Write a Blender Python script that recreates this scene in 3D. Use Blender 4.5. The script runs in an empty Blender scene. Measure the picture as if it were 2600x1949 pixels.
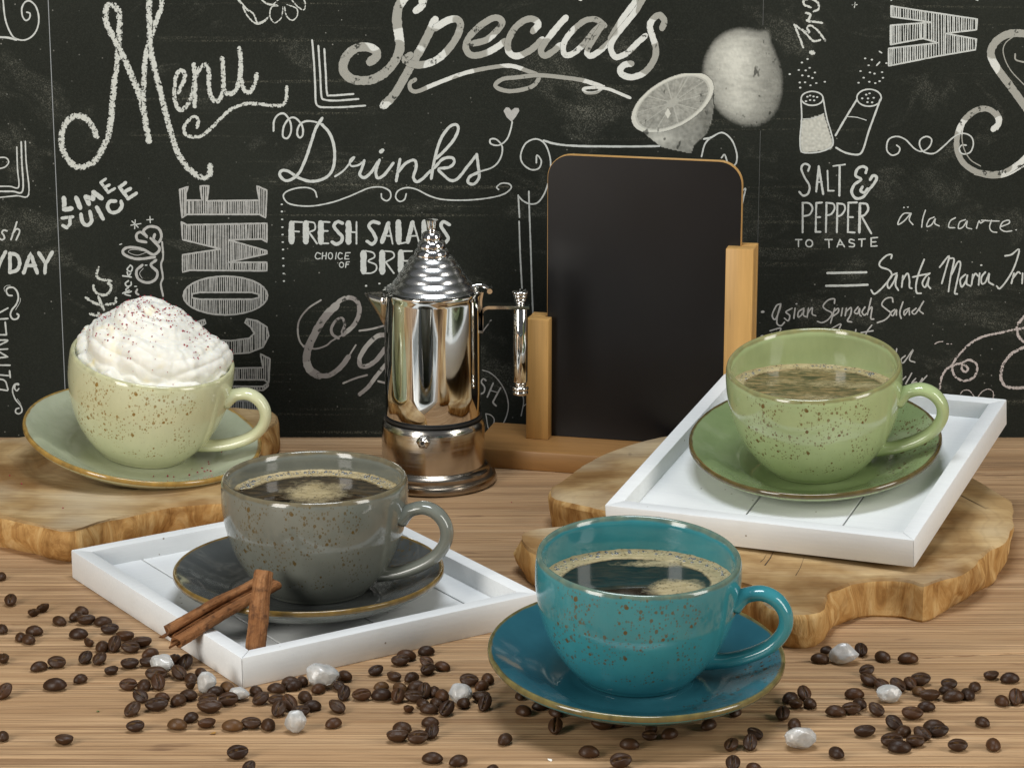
import bpy, bmesh, math, random
import numpy as np
from math import sin, cos, tan, pi, radians as R_, sqrt, atan2, hypot
from mathutils import Vector, Matrix, Euler, noise
from mathutils.geometry import tessellate_polygon
random.seed(7)
S = bpy.context.scene
COL = S.collection

# ------------------------------------------------------------------ camera
CAMH, TH, F = 0.515, R_(15.0), 7000.0
cam_d = bpy.data.cameras.new('camera'); cam = bpy.data.objects.new('camera', cam_d); COL.objects.link(cam)
cam.location = (0, 0, CAMH); cam.rotation_euler = (pi/2-TH, 0, 0)
cam_d.sensor_width = 36; cam_d.sensor_fit = 'HORIZONTAL'; cam_d.lens = 36*F/2600
cam_d.clip_start = 0.05; cam_d.clip_end = 50
S.camera = cam
# ------------------------------------------------------------------ world (dim, even studio room)
w = bpy.data.worlds.new('World'); S.world = w; w.use_nodes = True
bg = w.node_tree.nodes['Background']; bg.inputs[0].default_value = (0.93, 0.96, 1.0, 1); bg.inputs[1].default_value = 0.09
# ------------------------------------------------------------------ softboxes
def softbox(name, loc, target, sx, sy, power, colr):
    d = bpy.data.lights.new(name, 'AREA'); d.shape = 'RECTANGLE'; d.size = sx; d.size_y = sy; d.energy = power; d.color = colr
    o = bpy.data.objects.new(name, d); COL.objects.link(o); o.location = loc
    o.rotation_euler = (Vector(target)-Vector(loc)).to_track_quat('-Z', 'Y').to_euler()
    return o
softbox('softbox_left', (-0.88, 0.50, 0.50), (-0.02, 1.58, 0.08), 0.40, 0.90, 13.0, (1.0, 0.965, 0.90))
softbox('softbox_right', (1.16, 0.86, 0.58), (0.02, 1.58, 0.08), 0.40, 0.92, 10.5, (1.0, 0.965, 0.90))
softbox('softbox_top', (0.0, 1.36, 1.30), (0.0, 1.56, 0.0), 0.56, 0.34, 11.0, (0.90, 0.95, 1.0))
S.view_settings.view_transform = 'Standard'; S.view_settings.look = 'None'
S.view_settings.exposure = 0.0; S.view_settings.gamma = 1.0
S.cycles.max_bounces = 8; S.cycles.caustics_reflective = False; S.cycles.caustics_refractive = False

# ------------------------------------------------------------------ measuring helpers: a point of the photograph -> a place on a plane
def ray(px, py):
    x = (px-1300)/F; u = -(py-974.5)/F
    return Vector((x, cos(TH)+u*sin(TH), -sin(TH)+u*cos(TH)))
def at_z(px, py, z=0.0):
    d = ray(px, py); k = (z-CAMH)/d.z
    return Vector((d.x*k, d.y*k, z))
def at_y(px, py, Y):
    d = ray(px, py); k = Y/d.y
    return Vector((d.x*k, Y, CAMH+d.z*k))
WALL = 1.783

# ------------------------------------------------------------------ object helpers
def empty(name, label=None, cat=None, group=None, mat=None, kind=None):
    o = bpy.data.objects.new(name, None); COL.objects.link(o); o.empty_display_size = .01
    if mat is not None: o.matrix_world = mat
    tag(o, label, cat, group, kind); return o
def tag(o, label=None, cat=None, group=None, kind=None):
    if label: o['label'] = label
    if cat: o['category'] = cat
    if group: o['group'] = group
    if kind: o['kind'] = kind
def obj(name, me, mat=None, parent=None, smooth=True):
    if isinstance(me, bmesh.types.BMesh):
        bm = me; me = bpy.data.meshes.new(name); bm.normal_update(); bm.to_mesh(me); bm.free()
    if mat is not None:
        for m in (mat if isinstance(mat, (list, tuple)) else [mat]): me.materials.append(m)
    if smooth:
        me.polygons.foreach_set('use_smooth', [True]*len(me.polygons))
    o = bpy.data.objects.new(name, me); COL.objects.link(o)
    if parent: o.parent = parent
    return o
def pyd(name, v, f, mat=None, parent=None, smooth=True):
    me = bpy.data.meshes.new(name); me.from_pydata([tuple(p) for p in v], [], f); me.update()
    return obj(name, me, mat, parent, smooth)
def auto(o, ang=35):
    me = o.data; bm = bmesh.new(); bm.from_mesh(me)
    for e in bm.edges:
        if len(e.link_faces) == 2 and e.calc_face_angle(0) > R_(ang): e.smooth = False
    bm.to_mesh(me); bm.free(); return o
def lathe(prof, seg=96, closed=False):
    """prof: list of (r,z), returns verts,faces"""
    v = []; f = []; n = len(prof); idx = []
    for r, z in prof:
        if r < 1e-7: idx.append([len(v)]*seg); v.append((0, 0, z))
        else:
            idx.append(list(range(len(v), len(v)+seg)))
            for k in range(seg): a = 2*pi*k/seg; v.append((r*cos(a), r*sin(a), z))
    for i in range(n-1 if not closed else n):
        A = idx[i]; B = idx[(i+1) % n]
        for k in range(seg):
            q = [A[k], A[(k+1) % seg], B[(k+1) % seg], B[k]]
            u = []
            for t in q:
                if t not in u: u.append(t)
            if len(u) > 2: f.append(u)
    return v, f
def spline(pts, n=6, closed=False):
    P = [np.array(p, float) for p in pts]; out = []; m = len(P)
    if m < 3 and not closed: return P
    for i in range(m if closed else m-1):
        if closed: a, b, c, d = P[i-1], P[i], P[(i+1) % m], P[(i+2) % m]
        else:
            b, c = P[i], P[i+1]; a = P[i-1] if i else 2*b-c; d = P[i+2] if i+2 < m else 2*c-b
        for k in range(n):
            t = k/n
            out.append(.5*((2*b)+(c-a)*t+(2*a-5*b+4*c-d)*t*t+(3*b-a-3*c+d)*t**3))
    if not closed: out.append(P[-1])
    return out
def box(bm, x0, x1, y0, y1, z0, z1, M=None):
    vs = [bm.verts.new((M @ Vector(p)) if M else p) for p in ((x0,y0,z0),(x1,y0,z0),(x1,y1,z0),(x0,y1,z0),(x0,y0,z1),(x1,y0,z1),(x1,y1,z1),(x0,y1,z1))]
    for q in ((0,3,2,1),(4,5,6,7),(0,1,5,4),(1,2,6,5),(2,3,7,6),(3,0,4,7)): bm.faces.new([vs[i] for i in q])
    return vs
def bevel(bm, w, seg=2):
    bmesh.ops.bevel(bm, geom=[e for e in bm.edges], offset=w, segments=seg, affect='EDGES', profile=.5)
def sweep(path, sect, up=(0, 0, 1), scale=None, caps=True):
    """sweep closed 2D section (list of (a,b)) along path"""
    P = [Vector(p) for p in path]; n = len(P); m = len(sect); v = []; f = []
    for i, p in enumerate(P):
        t = (P[min(i+1, n-1)]-P[max(i-1, 0)]).normalized()
        s = t.cross(Vector(up))
        if s.length < 1e-5: s = t.cross(Vector((0, 1, 0)))
        s.normalize(); u = s.cross(t).normalized()
        k = scale[i] if scale else (1, 1)
        if not isinstance(k, tuple): k = (k, k)
        for a, b in sect: v.append(p+s*a*k[0]+u*b*k[1])
    for i in range(n-1):
        for j in range(m):
            f.append([i*m+j, i*m+(j+1) % m, (i+1)*m+(j+1) % m, (i+1)*m+j])
    if caps: f.append(list(range(m))[::-1]); f.append([(n-1)*m+j for j in range(m)])
    return v, f
def circ(r, n=16, b=None): return [(r*cos(2*pi*i/n), (b or r)*sin(2*pi*i/n)) for i in range(n)]

# ------------------------------------------------------------------ node helpers
class NT:
    def __init__(s, name, **kw):
        s.m = bpy.data.materials.new(name); s.m.use_nodes = True; s.t = s.m.node_tree; s.n = s.t.nodes
        s.b = s.n['Principled BSDF']; s.out = s.n['Material Output']
        for k, v in kw.items(): s.set(k, v)
        s._o = None
    def set(s, k, v):
        k = {'rough': 'Roughness', 'metal': 'Metallic', 'color': 'Base Color', 'spec': 'Specular IOR Level', 'coat': 'Coat Weight', 'coatr': 'Coat Roughness', 'trans': 'Transmission Weight', 'sss': 'Subsurface Weight', 'ior': 'IOR', 'nrm': 'Normal', 'alpha': 'Alpha'}.get(k, k)
        i = s.b.inputs[k]
        if isinstance(v, bpy.types.NodeSocket): s.t.links.new(v, i)
        elif hasattr(v, '__len__'): i.default_value = tuple(v)+((1,) if len(v) == 3 and len(i.default_value) == 4 else ())
        else: i.default_value = v
    def link(s, sock, v):
        if isinstance(v, bpy.types.NodeSocket): s.t.links.new(v, sock)
        elif hasattr(v, '__len__') and hasattr(sock.default_value, '__len__'): sock.default_value = tuple(v)+((1,) if len(v) == 3 and len(sock.default_value) == 4 else ())
        else: sock.default_value = v
    def pos(s, scale=(1, 1, 1), loc=(0, 0, 0), rot=(0, 0, 0)):
        if not s._o: s._o = s.n.new('ShaderNodeTexCoord').outputs['Object']
        mp = s.n.new('ShaderNodeMapping'); s.t.links.new(s._o, mp.inputs[0])
        mp.inputs['Scale'].default_value = scale; mp.inputs['Location'].default_value = loc; mp.inputs['Rotation'].default_value = rot
        return mp.outputs[0]
    def noise(s, vec, scale, detail=4, rough=.5, dist=0, out=0):
        n = s.n.new('ShaderNodeTexNoise'); s.t.links.new(vec, n.inputs['Vector']); n.inputs['Scale'].default_value = scale
        n.inputs['Detail'].default_value = detail; n.inputs['Roughness'].default_value = rough; n.inputs['Distortion'].default_value = dist
        return n.outputs[out]
    def vor(s, vec, scale, feature='F1', out='Distance', rnd=1.0):
        n = s.n.new('ShaderNodeTexVoronoi'); n.feature = feature; s.t.links.new(vec, n.inputs['Vector']); n.inputs['Scale'].default_value = scale
        n.inputs['Randomness'].default_value = rnd
        return n.outputs[out]
    def math(s, op, a, b=0.0, c=0.0, clamp=False):
        n = s.n.new('ShaderNodeMath'); n.operation = op; n.use_clamp = clamp
        s.link(n.inputs[0], a); s.link(n.inputs[1], b); s.link(n.inputs[2], c)
        return n.outputs[0]
    def ramp(s, fac, stops, interp='LINEAR'):
        n = s.n.new('ShaderNodeValToRGB'); s.link(n.inputs[0], fac); e = n.color_ramp.elements; n.color_ramp.interpolation = interp
        while len(e) < len(stops): e.new(.5)
        for i, (p, c) in enumerate(stops):
            e[i].position = p; e[i].color = (c, c, c, 1) if not hasattr(c, '__len__') else tuple(c)+(1,)
        return n.outputs[0]
    def mix(s, fac, a, b, mode='MIX'):
        n = s.n.new('ShaderNodeMix'); n.data_type = 'RGBA'; n.blend_type = mode
        s.link(n.inputs[0], fac); s.link(n.inputs[6], a); s.link(n.inputs[7], b); return n.outputs[2]
    def sep(s, v):
        n = s.n.new('ShaderNodeSeparateXYZ'); s.t.links.new(v, n.inputs[0]); return n.outputs
    def bump(s, h, strength=.3, dist=.001, nrm=None):
        n = s.n.new('ShaderNodeBump'); s.link(n.inputs['Height'], h); n.inputs['Strength'].default_value = strength; n.inputs['Distance'].default_value = dist
        if nrm: s.t.links.new(nrm, n.inputs['Normal'])
        return n.outputs[0]
    def attr(s, name, out='Fac'):
        n = s.n.new('ShaderNodeAttribute'); n.attribute_name = name; return n.outputs[out]
# ------------------------------------------------------------------ wallpaper: board ground and chalk print
def board_col(m, p):
    n1 = m.noise(p, 9, 4, .6); n2 = m.noise(p, 900, 2, .6); n3 = m.noise(m.pos((1, 1, 1.7)), 13, 5, .68, .6)
    base = m.ramp(n1, [(.3, (.0145, .0162, .0130)), (.7, (.0215, .0238, .0192))])
    fine = m.ramp(n2, [(.42, 0.0), (.75, 1.0)])
    base = m.mix(m.math('MULTIPLY', fine, .35), base, (.040, .044, .036))
    smear = m.ramp(n3, [(.55, 0.0), (.80, 1.0)])
    dust = m.ramp(m.noise(m.pos((1, 1, 1), (3, 1, 7)), 1500, 2, .7), [(.5, 0.0), (.62, 1.0)])
    s = m.math('MULTIPLY', smear, dust)
    col = m.mix(m.math('MULTIPLY', s, .60), base, (.30, .30, .245))
    col = m.mix(m.math('MULTIPLY', smear, .035), col, (.30, .30, .25))
    # long faint horizontal wiping streaks
    st = m.ramp(m.noise(m.pos((5, 1, 260)), 1, 3, .6), [(.60, 0.0), (.74, 1.0)])
    zone = m.ramp(m.noise(m.pos((1, 1, 1), (9, 2, 1)), 7, 2, .5), [(.50, 0.0), (.62, 1.0)])
    col = m.mix(m.math('MULTIPLY', m.math('MULTIPLY', st, zone), m.math('MULTIPLY', dust, .40)), col, (.30, .29, .22))
    specks = m.ramp(m.vor(m.pos((1, .01, 1), (2, 0, 5)), 150, rnd=1.0), [(.05, 1.0), (.09, 0.0)])
    keep = m.ramp(m.noise(m.pos((1, 1, 1), (5, 5, 5)), 16, 3), [(.50, 0.0), (.62, 1.0)])
    return m.mix(m.math('MULTIPLY', m.math('MULTIPLY', specks, keep), .55), col, (.38, .38, .34))
def paper_mat():
    m = NT('printed_wallpaper', rough=.85, spec=.08)
    p = m.pos(); m.set('color', board_col(m, p))
    m.set('nrm', m.bump(m.noise(p, 1400, 2), .25, .0003)); return m.m
def chalk_mat(name, kind, colr=(.60, .615, .575), col2=(.34, .35, .32)):
    m = NT(name, rough=.85, spec=.08)
    p = m.pos(); b = board_col(m, p); ev = m.attr('ev'); tn = m.attr('tn')
    g = m.noise(p, 780, 2, .7); g2 = m.noise(m.pos((1, 1, 1), (4, 4, 4)), 430, 3, .6)
    if kind == 'clean':
        k = m.math('ADD', m.math('MULTIPLY', ev, 1.0), m.math('MULTIPLY', m.math('SUBTRACT', g2, .5), 1.1))
        mask = m.ramp(k, [(.10, 0.0), (.30, 1.0)]); tone = m.ramp(g2, [(.3, .88), (.6, 1.0)])
        mask = m.math('MULTIPLY', mask, tone); c = colr
    elif kind == 'rough':
        k = m.math('ADD', m.math('MULTIPLY', ev, .19), m.math('ADD', g, m.math('MULTIPLY', m.math('SUBTRACT', g2, .5), .55)))
        mask = m.ramp(k, [(.53, 0.0), (.60, 1.0)]); c = colr
    elif kind == 'duo':
        lo = m.noise(m.pos((1, 1, 1), (7, 1, 3)), 58, 1, .4)
        tone = m.ramp(lo, [(.475, 0.0), (.495, 1.0)]); c = m.mix(tone, colr, col2)
        blot = m.ramp(m.noise(m.pos((1, 1, 1), (1, 8, 3)), 260, 2, .6), [(.60, 0.0), (.66, 1.0)])
        zone = m.ramp(m.noise(m.pos((1, 1, 1), (2, 8, 1)), 42, 1), [(.48, 0.0), (.54, 1.0)])
        k = m.math('ADD', ev, m.math('MULTIPLY', m.math('SUBTRACT', g2, .5), .7))
        mask = m.ramp(k, [(.06, 0.0), (.2, 1.0)])
        mask = m.math('SUBTRACT', mask, m.math('MULTIPLY', m.math('MULTIPLY', blot, zone), .85), clamp=True)
    elif kind == 'tone':
        gg = m.math('ADD', tn, m.math('MULTIPLY', m.math('SUBTRACT', g, .5), .16))
        lines = m.noise(m.pos((60, 1, 900), (1, 1, 2)), 1, 2, .6)
        gg = m.math('ADD', gg, m.math('MULTIPLY', m.math('SUBTRACT', lines, .5), .06))
        hole = m.ramp(m.noise(m.pos((1.2, 1, .7), (3, 8, 3)), 150, 2, .6), [(.66, 0.0), (.71, .75)])
        mask = m.math('MULTIPLY', m.ramp(gg, [(.08, 0.0), (.95, 1.0)]), m.ramp(tn, [(0.02, 0.0), (.12, 1.0)]))
        mask = m.math('MULTIPLY', mask, m.math('SUBTRACT', 1.0, hole)); c = colr
    m.set('color', m.mix(mask, b, c)); return m.m
MP = paper_mat()
CH = {'c': chalk_mat('chalk_print_clean', 'clean', (.55, .575, .55)), 'r': chalk_mat('chalk_print_grainy', 'rough', (.55, .57, .53)),
      'd': chalk_mat('chalk_print_two_tone', 'duo', (.62, .635, .60), (.33, .33, .295)),
      'g': chalk_mat('chalk_print_grey', 'duo', (.36, .345, .32), (.27, .25, .235)),
      'p': chalk_mat('chalk_print_pinkish', 'rough', (.50, .45, .43)),
      'm': chalk_mat('chalk_print_dull', 'clean', (.44, .44, .42)),
      't': chalk_mat('chalk_print_shaded', 'tone', (.60, .605, .54))}
wall = empty('wall', kind='structure')
bmw = bmesh.new(); box(bmw, -1.3, 1.3, WALL+.003, WALL+.05, -.02, 1.3)
MW = NT('wall_plaster', color=(.30, .30, .28), rough=.8).m
obj('wall_back', bmw, MW, wall, False)
def seam_x(px0, px1, y0, y1):
    a = at_y(px0, y0, WALL); b = at_y(px1, y1, WALL); return (a.x+b.x)/2
SX = [-1.3, seam_x(124, 163, 20, 957), seam_x(1940, 1922, 20, 620), 1.3]
MPE = NT('wallpaper_cut_edge', color=(.30, .32, .33), rough=.8).m
for i in range(3):
    bmw = bmesh.new(); e = .00012
    box(bmw, SX[i]+(e if i else 0), SX[i+1]-(e if i < 2 else 0), WALL, WALL+.0007, 0, 1.25)
    obj('wallpaper_strip', bmw, MP, wall, False)
for i, wd in ((1, .00045), (2, .00028)):
    bmw = bmesh.new(); box(bmw, SX[i]-wd/2, SX[i]+wd/2, WALL-.00006, WALL+.0005, 0, 1.25)
    obj('wallpaper_seam', bmw, MPE if i == 1 else NT('wallpaper_cut_edge_faint', color=(.10, .105, .10), rough=.8).m, wall, False)

CR = {1: (0, 0), 2: (650, 0), 3: (1300, 0), 4: (1900, 0), 5: (0, 450), 6: (650, 450), 7: (1300, 450), 8: (1900, 450)}
CS = {k: 700/2211 for k in CR}
CR.update({9: (2300, 600), 10: (0, 680), 11: (940, 930), 12: (1700, 350), 13: (0, 900)})
CS.update({9: 300/995, 10: 320/1206, 11: 460/2211, 12: 300/1421, 13: 700/2211})
LAYER = [0.0]
class Print:
    N = 0
    def __init__(s): s.v = []; s.f = []; s.ev = []; s.tn = []; Print.N = (Print.N+1) % 30; LAYER[0] = Print.N*3e-6
    def pt(s, c, x, y, off):
        ox, oy = CR[c]; k = CS[c]; p = at_y(ox+x*k, oy+y*k, WALL); return (p.x, p.y-off, p.z)
    def stroke(s, c, wd, pts, smooth=True, st_=1.5e-7):
        P = [tuple(float(a) for a in q.split(',')) for q in pts.split()] if isinstance(pts, str) else pts
        if len(P) == 1: P = [(P[0][0]-wd*.12, P[0][1]), (P[0][0]+wd*.12, P[0][1])]
        W = None
        if len(P[0]) == 3: pass
        else: P = [(x, y, 1.0) for x, y in P]
        if smooth and len(P) > 2: Q = spline(P, 5)
        else:
            Q = []
            for a, b in zip(P[:-1], P[1:]):
                n = max(2, int(hypot(b[0]-a[0], b[1]-a[1])/(wd*.6+6)))
                for k in range(n): Q.append(np.array(a)+(np.array(b)-np.array(a))*k/n)
            Q.append(np.array(P[-1]))
        Q = [np.array(q) for q in Q]
        # round caps
        t0 = Q[1][:2]-Q[0][:2]; t0 /= (np.linalg.norm(t0)+1e-9); t1 = Q[-1][:2]-Q[-2][:2]; t1 /= (np.linalg.norm(t1)+1e-9)
        hw = wd/2; caps = ((.75, .66), (.97, .25))
        A = [(np.append(Q[0][:2]-t0*hw*d*Q[0][2], Q[0][2]*k)) for d, k in caps][::-1]
        B = [(np.append(Q[-1][:2]+t1*hw*d*Q[-1][2], Q[-1][2]*k)) for d, k in caps]
        Q = A+Q+B; n = len(Q); base = len(s.v); off = .00005+LAYER[0]; LAYER[0] += (n*st_+3e-7)
        for i, q in enumerate(Q):
            t = Q[min(i+1, n-1)][:2]-Q[max(i-1, 0)][:2]; L = np.linalg.norm(t)+1e-9; t /= L; nx, ny = -t[1], t[0]
            jit = 1+.10*noise.noise(Vector((q[0]*.05, q[1]*.05, wd)))
            h = hw*q[2]*jit; oo = off+i*st_
            for sgn, e in ((-1, 0), (-.45, 1), (.45, 1), (1, 0)):
                s.v.append(s.pt(c, q[0]+nx*h*sgn, q[1]+ny*h*sgn, oo)); s.ev.append(float(e)); s.tn.append(1.0)
        for i in range(n-1):
            for j in range(3): a = base+i*4+j; s.f.append((a, a+1, a+5, a+4))
    def poly(s, c, pts, tone=1.0):
        P = [tuple(float(a) for a in q.split(',')) for q in pts.split()] if isinstance(pts, str) else pts
        LAYER[0] += 1e-6; off = .00005+LAYER[0]; base = len(s.v)
        for x, y in P: s.v.append(s.pt(c, x, y, off)); s.ev.append(1.0); s.tn.append(tone)
        for t in tessellate_polygon([[Vector((x, y, 0)) for x, y in P]]): s.f.append(tuple(base+i for i in t))
    def hatch(s, c, pts, gap=16, wd=9.5, ow=15, vert=True, holes=()):
        P = [tuple(float(a) for a in q.split(',')) for q in pts.split()] if isinstance(pts, str) else pts
        loops = [P]+[list(h) for h in holes]
        for lp in loops: s.stroke(c, ow, ' '.join('%g,%g' % q for q in lp+[lp[0]]), smooth=False)
        x = min(p[0] for p in P)+gap*.7; xm = max(p[0] for p in P); rr = random.Random(int(x))
        while x < xm:
            xs = []
            for lp in loops:
                for (ax, ay), (bx, by) in zip(lp, lp[1:]+lp[:1]):
                    if (ax-x)*(bx-x) < 0: xs.append(ay+(by-ay)*(x-ax)/(bx-ax))
            xs.sort()
            for a, b in zip(xs[::2], xs[1::2]):
                if b-a > 14: s.stroke(c, wd*rr.uniform(.75, 1.25), [(x+rr.uniform(-2, 2), a+4), (x+rr.uniform(-3, 3), b-4)], smooth=False, st_=0)
            x += gap*rr.uniform(.75, 1.2)
    def grid(s, c, x0, x1, y0, y1, nx, ny, fn):
        LAYER[0] += 1e-6; off = .00005+LAYER[0]; base = len(s.v); keep = {}
        for j in range(ny+1):
            for i in range(nx+1):
                x = x0+(x1-x0)*i/nx; y = y0+(y1-y0)*j/ny; t = fn(x, y)
                s.v.append(s.pt(c, x, y, off)); s.ev.append(1.0); s.tn.append(t)
        for j in range(ny):
            for i in range(nx):
                a = base+j*(nx+1)+i; q = (a, a+1, a+nx+2, a+nx+1)
                if max(s.tn[k] for k in q) > 0.0: s.f.append(q)
    def build(s, name, kind, label=None):
        o = pyd(name, s.v, s.f, CH[kind], wall, False)
        for nm, dat in (('ev', s.ev), ('tn', s.tn)):
            a = o.data.attributes.new(nm, 'FLOAT', 'POINT'); a.data.foreach_set('value', dat)
        if label: o['label'] = label
        return o
def word(name, kind, data, label=None):
    """data: lines 'crop width[L] : pts ; pts ; ...'"""
    p = Print()
    for ln in data.strip().splitlines():
        hd, body = ln.split(':'); c, wd = hd.split(); L = wd.endswith('L'); wd = float(wd.rstrip('L'))
        for st in body.split(';'):
            st = st.strip()
            if not st: continue
            if st.startswith('@'):   # ellipse cx,cy,rx,ry
                cx, cy, rx, ry = [float(a) for a in st[1:].split(',')]
                st = ' '.join('%g,%g' % (cx+rx*cos(a*.3927), cy+ry*sin(a*.3927)) for a in range(17))
            p.stroke(int(c), wd, st, smooth=not L)
    return p.build(name, kind, label)
word('lettering', 'r', '''1 52: 775,1090 740,1020 690,950 610,930 540,970 500,1060 495,1160 530,1260 600,1330 680,1335 760,1290 820,1200 870,1080 890,950 905,800 925,600 945,450 950,350 960,200 950,90 900,40 855,60 845,130 865,220 910,300 960,400 1010,500 1060,620 1110,740 1150,880 1170,1000 1195,1130
1 44: 1300,-25 1295,60 1260,150 1215,280 1180,400 1160,520 1155,640 1150,780 1155,870
1 50: 1200,-25 1195,80 1200,200 1205,330 1215,430 1245,580 1290,750 1340,950 1390,1130 1450,1270 1530,1370 1620,1425 1680,1400 1685,1330
1 36: 1430,740 1475,650 1480,590 1445,565 1410,620 1400,720 1405,820 1450,885 1510,830 1545,740 1560,620 1555,520
1 40: 1555,520 1565,640 1562,850; 1570,620 1600,555 1650,520 1675,580 1675,680 1690,770 1740,815 1790,740 1790,640 1790,540 1780,470; 1790,700 1820,750 1880,740 1915,660 1930,560 1930,470 1920,390; 1935,640 1960,720 2000,740 2040,680 2060,600
1 30: 1580,1020 1590,960 1550,940 1490,990 1475,1050 1510,1090 1600,1095 1680,1040 1760,960 1850,880 1960,835 2080,835 2205,848 2260,845 2295,800 2300,700''', 'chalk word Menu with a swash')
word('flower_drawing', 'r', '''1 14: 1910,0 1960,60 2030,110 2060,180; 1950,60 1985,130 2050,190 2110,180 2160,130; 2100,0 2140,30 2220,45; 1915,0 1990,90
2 11: 50,0 80,30 130,40 180,0; 175,50 125,60 112,130 150,185 205,140 215,60; 230,60 245,130 290,165 330,130 325,70 250,40; 285,0 340,60 385,80 395,30 380,-10; 0,185 50,175 110,130''')
word('corner_drawing', 'c', '''1 14: 25,0 35,110 55,200 100,290 150,320 210,320 270,280 305,210 310,130 285,50 240,10 200,20 175,70 180,130 205,165 235,150 240,110 215,100
1 19: -20,300 60,303 130,320
1 12: 135,1180 140,1350 150,1500 80,1495 -20,1495; 203,1135 210,1300 230,1560 130,1570 -20,1585
1 15: 170,1140 175,1300 182,1530 100,1535 -20,1535
1 12: -20,1265 45,1265 70,1300 40,1340 -20,1355''')
word('lettering', 'c', '''5 42L: 512,170 518,258; 518,258 570,252; 612,168 642,242; 712,210 690,158; 690,158 745,172; 745,172 752,122; 752,122 812,168
5 26L: 808,42 868,122; 808,42 846,15; 838,82 876,62; 868,122 918,92
5 29L: 500,328 582,318; 560,322 562,375; 562,375 535,405; 535,405 505,388
5 34: 650,300 662,360 700,385 735,350 722,278
5 38L: 778,245 825,330
5 32: 925,192 882,195 862,235 890,280 945,275 978,232 972,195
5 31L: 958,80 1028,172; 962,80 1005,45; 992,122 1045,92; 1028,172 1092,130''', 'chalk words LIME JUICE')
word('lettering', 'c', '''5 15: 55,430 30,425 15,445 30,465 35,490 15,502 -5,490; 135,360 112,430 88,500; 100,455 132,415 158,432 130,502
5 32L: 45,600 0,680 -30,770; -40,600 0,680; 80,610 80,760; 190,765 245,610 298,765; 210,708 282,708; 312,608 365,690; 418,603 365,695 360,765
5 32: 80,610 135,625 158,685 138,742 80,762''', 'chalk word ending in YDAY')
word('lettering', 'c', '''10 17L: 75,385 15,418 -10,430; 75,485 -10,490; 50,520 62,640; 60,640 -10,640; -10,690 72,690; -10,740 72,700; -10,780 72,775; -10,860 72,852; -10,800 72,850; -10,930 95,930; -10,1022 80,1030; 92,985 98,1045
10 17: -10,1060 50,1082 76,1162; 70,1172 -10,1160
10 15: 180,1155 160,1175 140,1150 150,1115 178,1118 170,1105 135,1120 120,1180 150,1260 200,1320 210,1370 180,1395 150,1380 155,1350 180,1340
10 18: 115,265 80,260 60,220 80,190 130,190 165,230 175,290 155,350 115,400 100,450 125,490 165,485 180,455 165,440
10 5: 45,225 40,190 65,170 100,168; 195,290 190,330 150,400; 165,1250 200,1300''', 'sideways chalk word DINNER between two scrolls')
word('lettering', 'r', '''5 24: 790,725 775,780 800,815 890,832; 750,870 765,920 830,945 880,920 890,870 870,850; 690,965 760,1010 850,1020 920,1010 930,970; 790,960 830,1060; 725,1095 800,1115 850,1140; 790,1090 820,1130''', 'sideways chalk letters tter')
word('lettering', 'c', '''5 13: 1040,710 1020,740 1050,755 1062,722 1045,705; 985,790 1052,800; 1020,760 1030,790 1048,770; 1030,830 1005,850 1020,875 1050,865 1052,840; 1030,885 1010,900 1025,925 1052,915; 985,930 1040,905 1000,935 1045,950''')
word('lettering', 'm', '''5 24: 1170,520 1105,505 1095,460 1130,440 1180,480 1150,430 1200,395 1270,410 1295,470 1270,525 1232,500 1240,460; 1240,640 1100,655 1005,625 985,590 1030,562 1140,575 1230,620 1280,570 1210,490; 1140,705 1095,750 1110,815 1180,845 1245,820 1262,760 1210,705 1250,665
5 17: 1300,520 1308,640 1292,700 1306,800 1290,860 1308,950; 1100,900 1090,925 1110,940
5 5: 1180,600 1100,625 1030,600 1060,580 1150,590 1190,605; 1150,730 1120,770 1140,810''', 'sideways double lined chalk letters cials')
word('star_drawing', 'c', '''5 9L: 1050,385 1130,372; 1085,342 1080,412; 1058,352 1108,402; 1178,342 1228,338; 1203,315 1205,365; 960,540 975,535; 1165,705 1178,705; 1080,875 1095,875''')
p = Print()
p.hatch(5, '1440,100 1510,75 1490,130 1490,185 1620,185 1605,70 1675,70 1660,190 2080,185 2060,70 2140,105 2130,325 2080,298 1500,298 1460,325')
p.hatch(5, '1455,360 1500,382 2140,370 2140,520 2100,495 1830,502 2140,590 2140,612 1830,682 2140,682 2140,750 1520,745 1465,760 1465,622 1770,575 1465,500')
ell = lambda cx, cy, rx, ry, n=28: [(cx+rx*cos(2*pi*i/n), cy+ry*sin(2*pi*i/n)) for i in range(n)]
p.hatch(5, ell(1808, 948, 338, 155), holes=[[(1540, 935), (1600, 922), (2020, 922), (2075, 938), (2075, 965), (2020, 978), (1600, 978), (1540, 965)]])
p.hatch(5, '1980,1135 2060,1150 2140,1200 2155,1270 2110,1360 2000,1405 1800,1420 1600,1400 1480,1330 1470,1250 1520,1180 1640,1140 1650,1170 1560,1220 1560,1270 1650,1300 1850,1310 2000,1290 2040,1250 2010,1200 1965,1165')
p.hatch(5, '1880,1530 2110,1525 2090,1415 2165,1455 2155,1650 2120,1622 1480,1622 1460,1650 1460,1500 1500,1530')
p.hatch(13, '1480,370 2110,370 2110,440 1480,440')
p.hatch(13, '1480,250 2110,255 2150,225 2150,250 2110,285 1480,285')
p.build('lettering', 'm', 'sideways hatched chalk letters of WELCOME')
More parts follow.
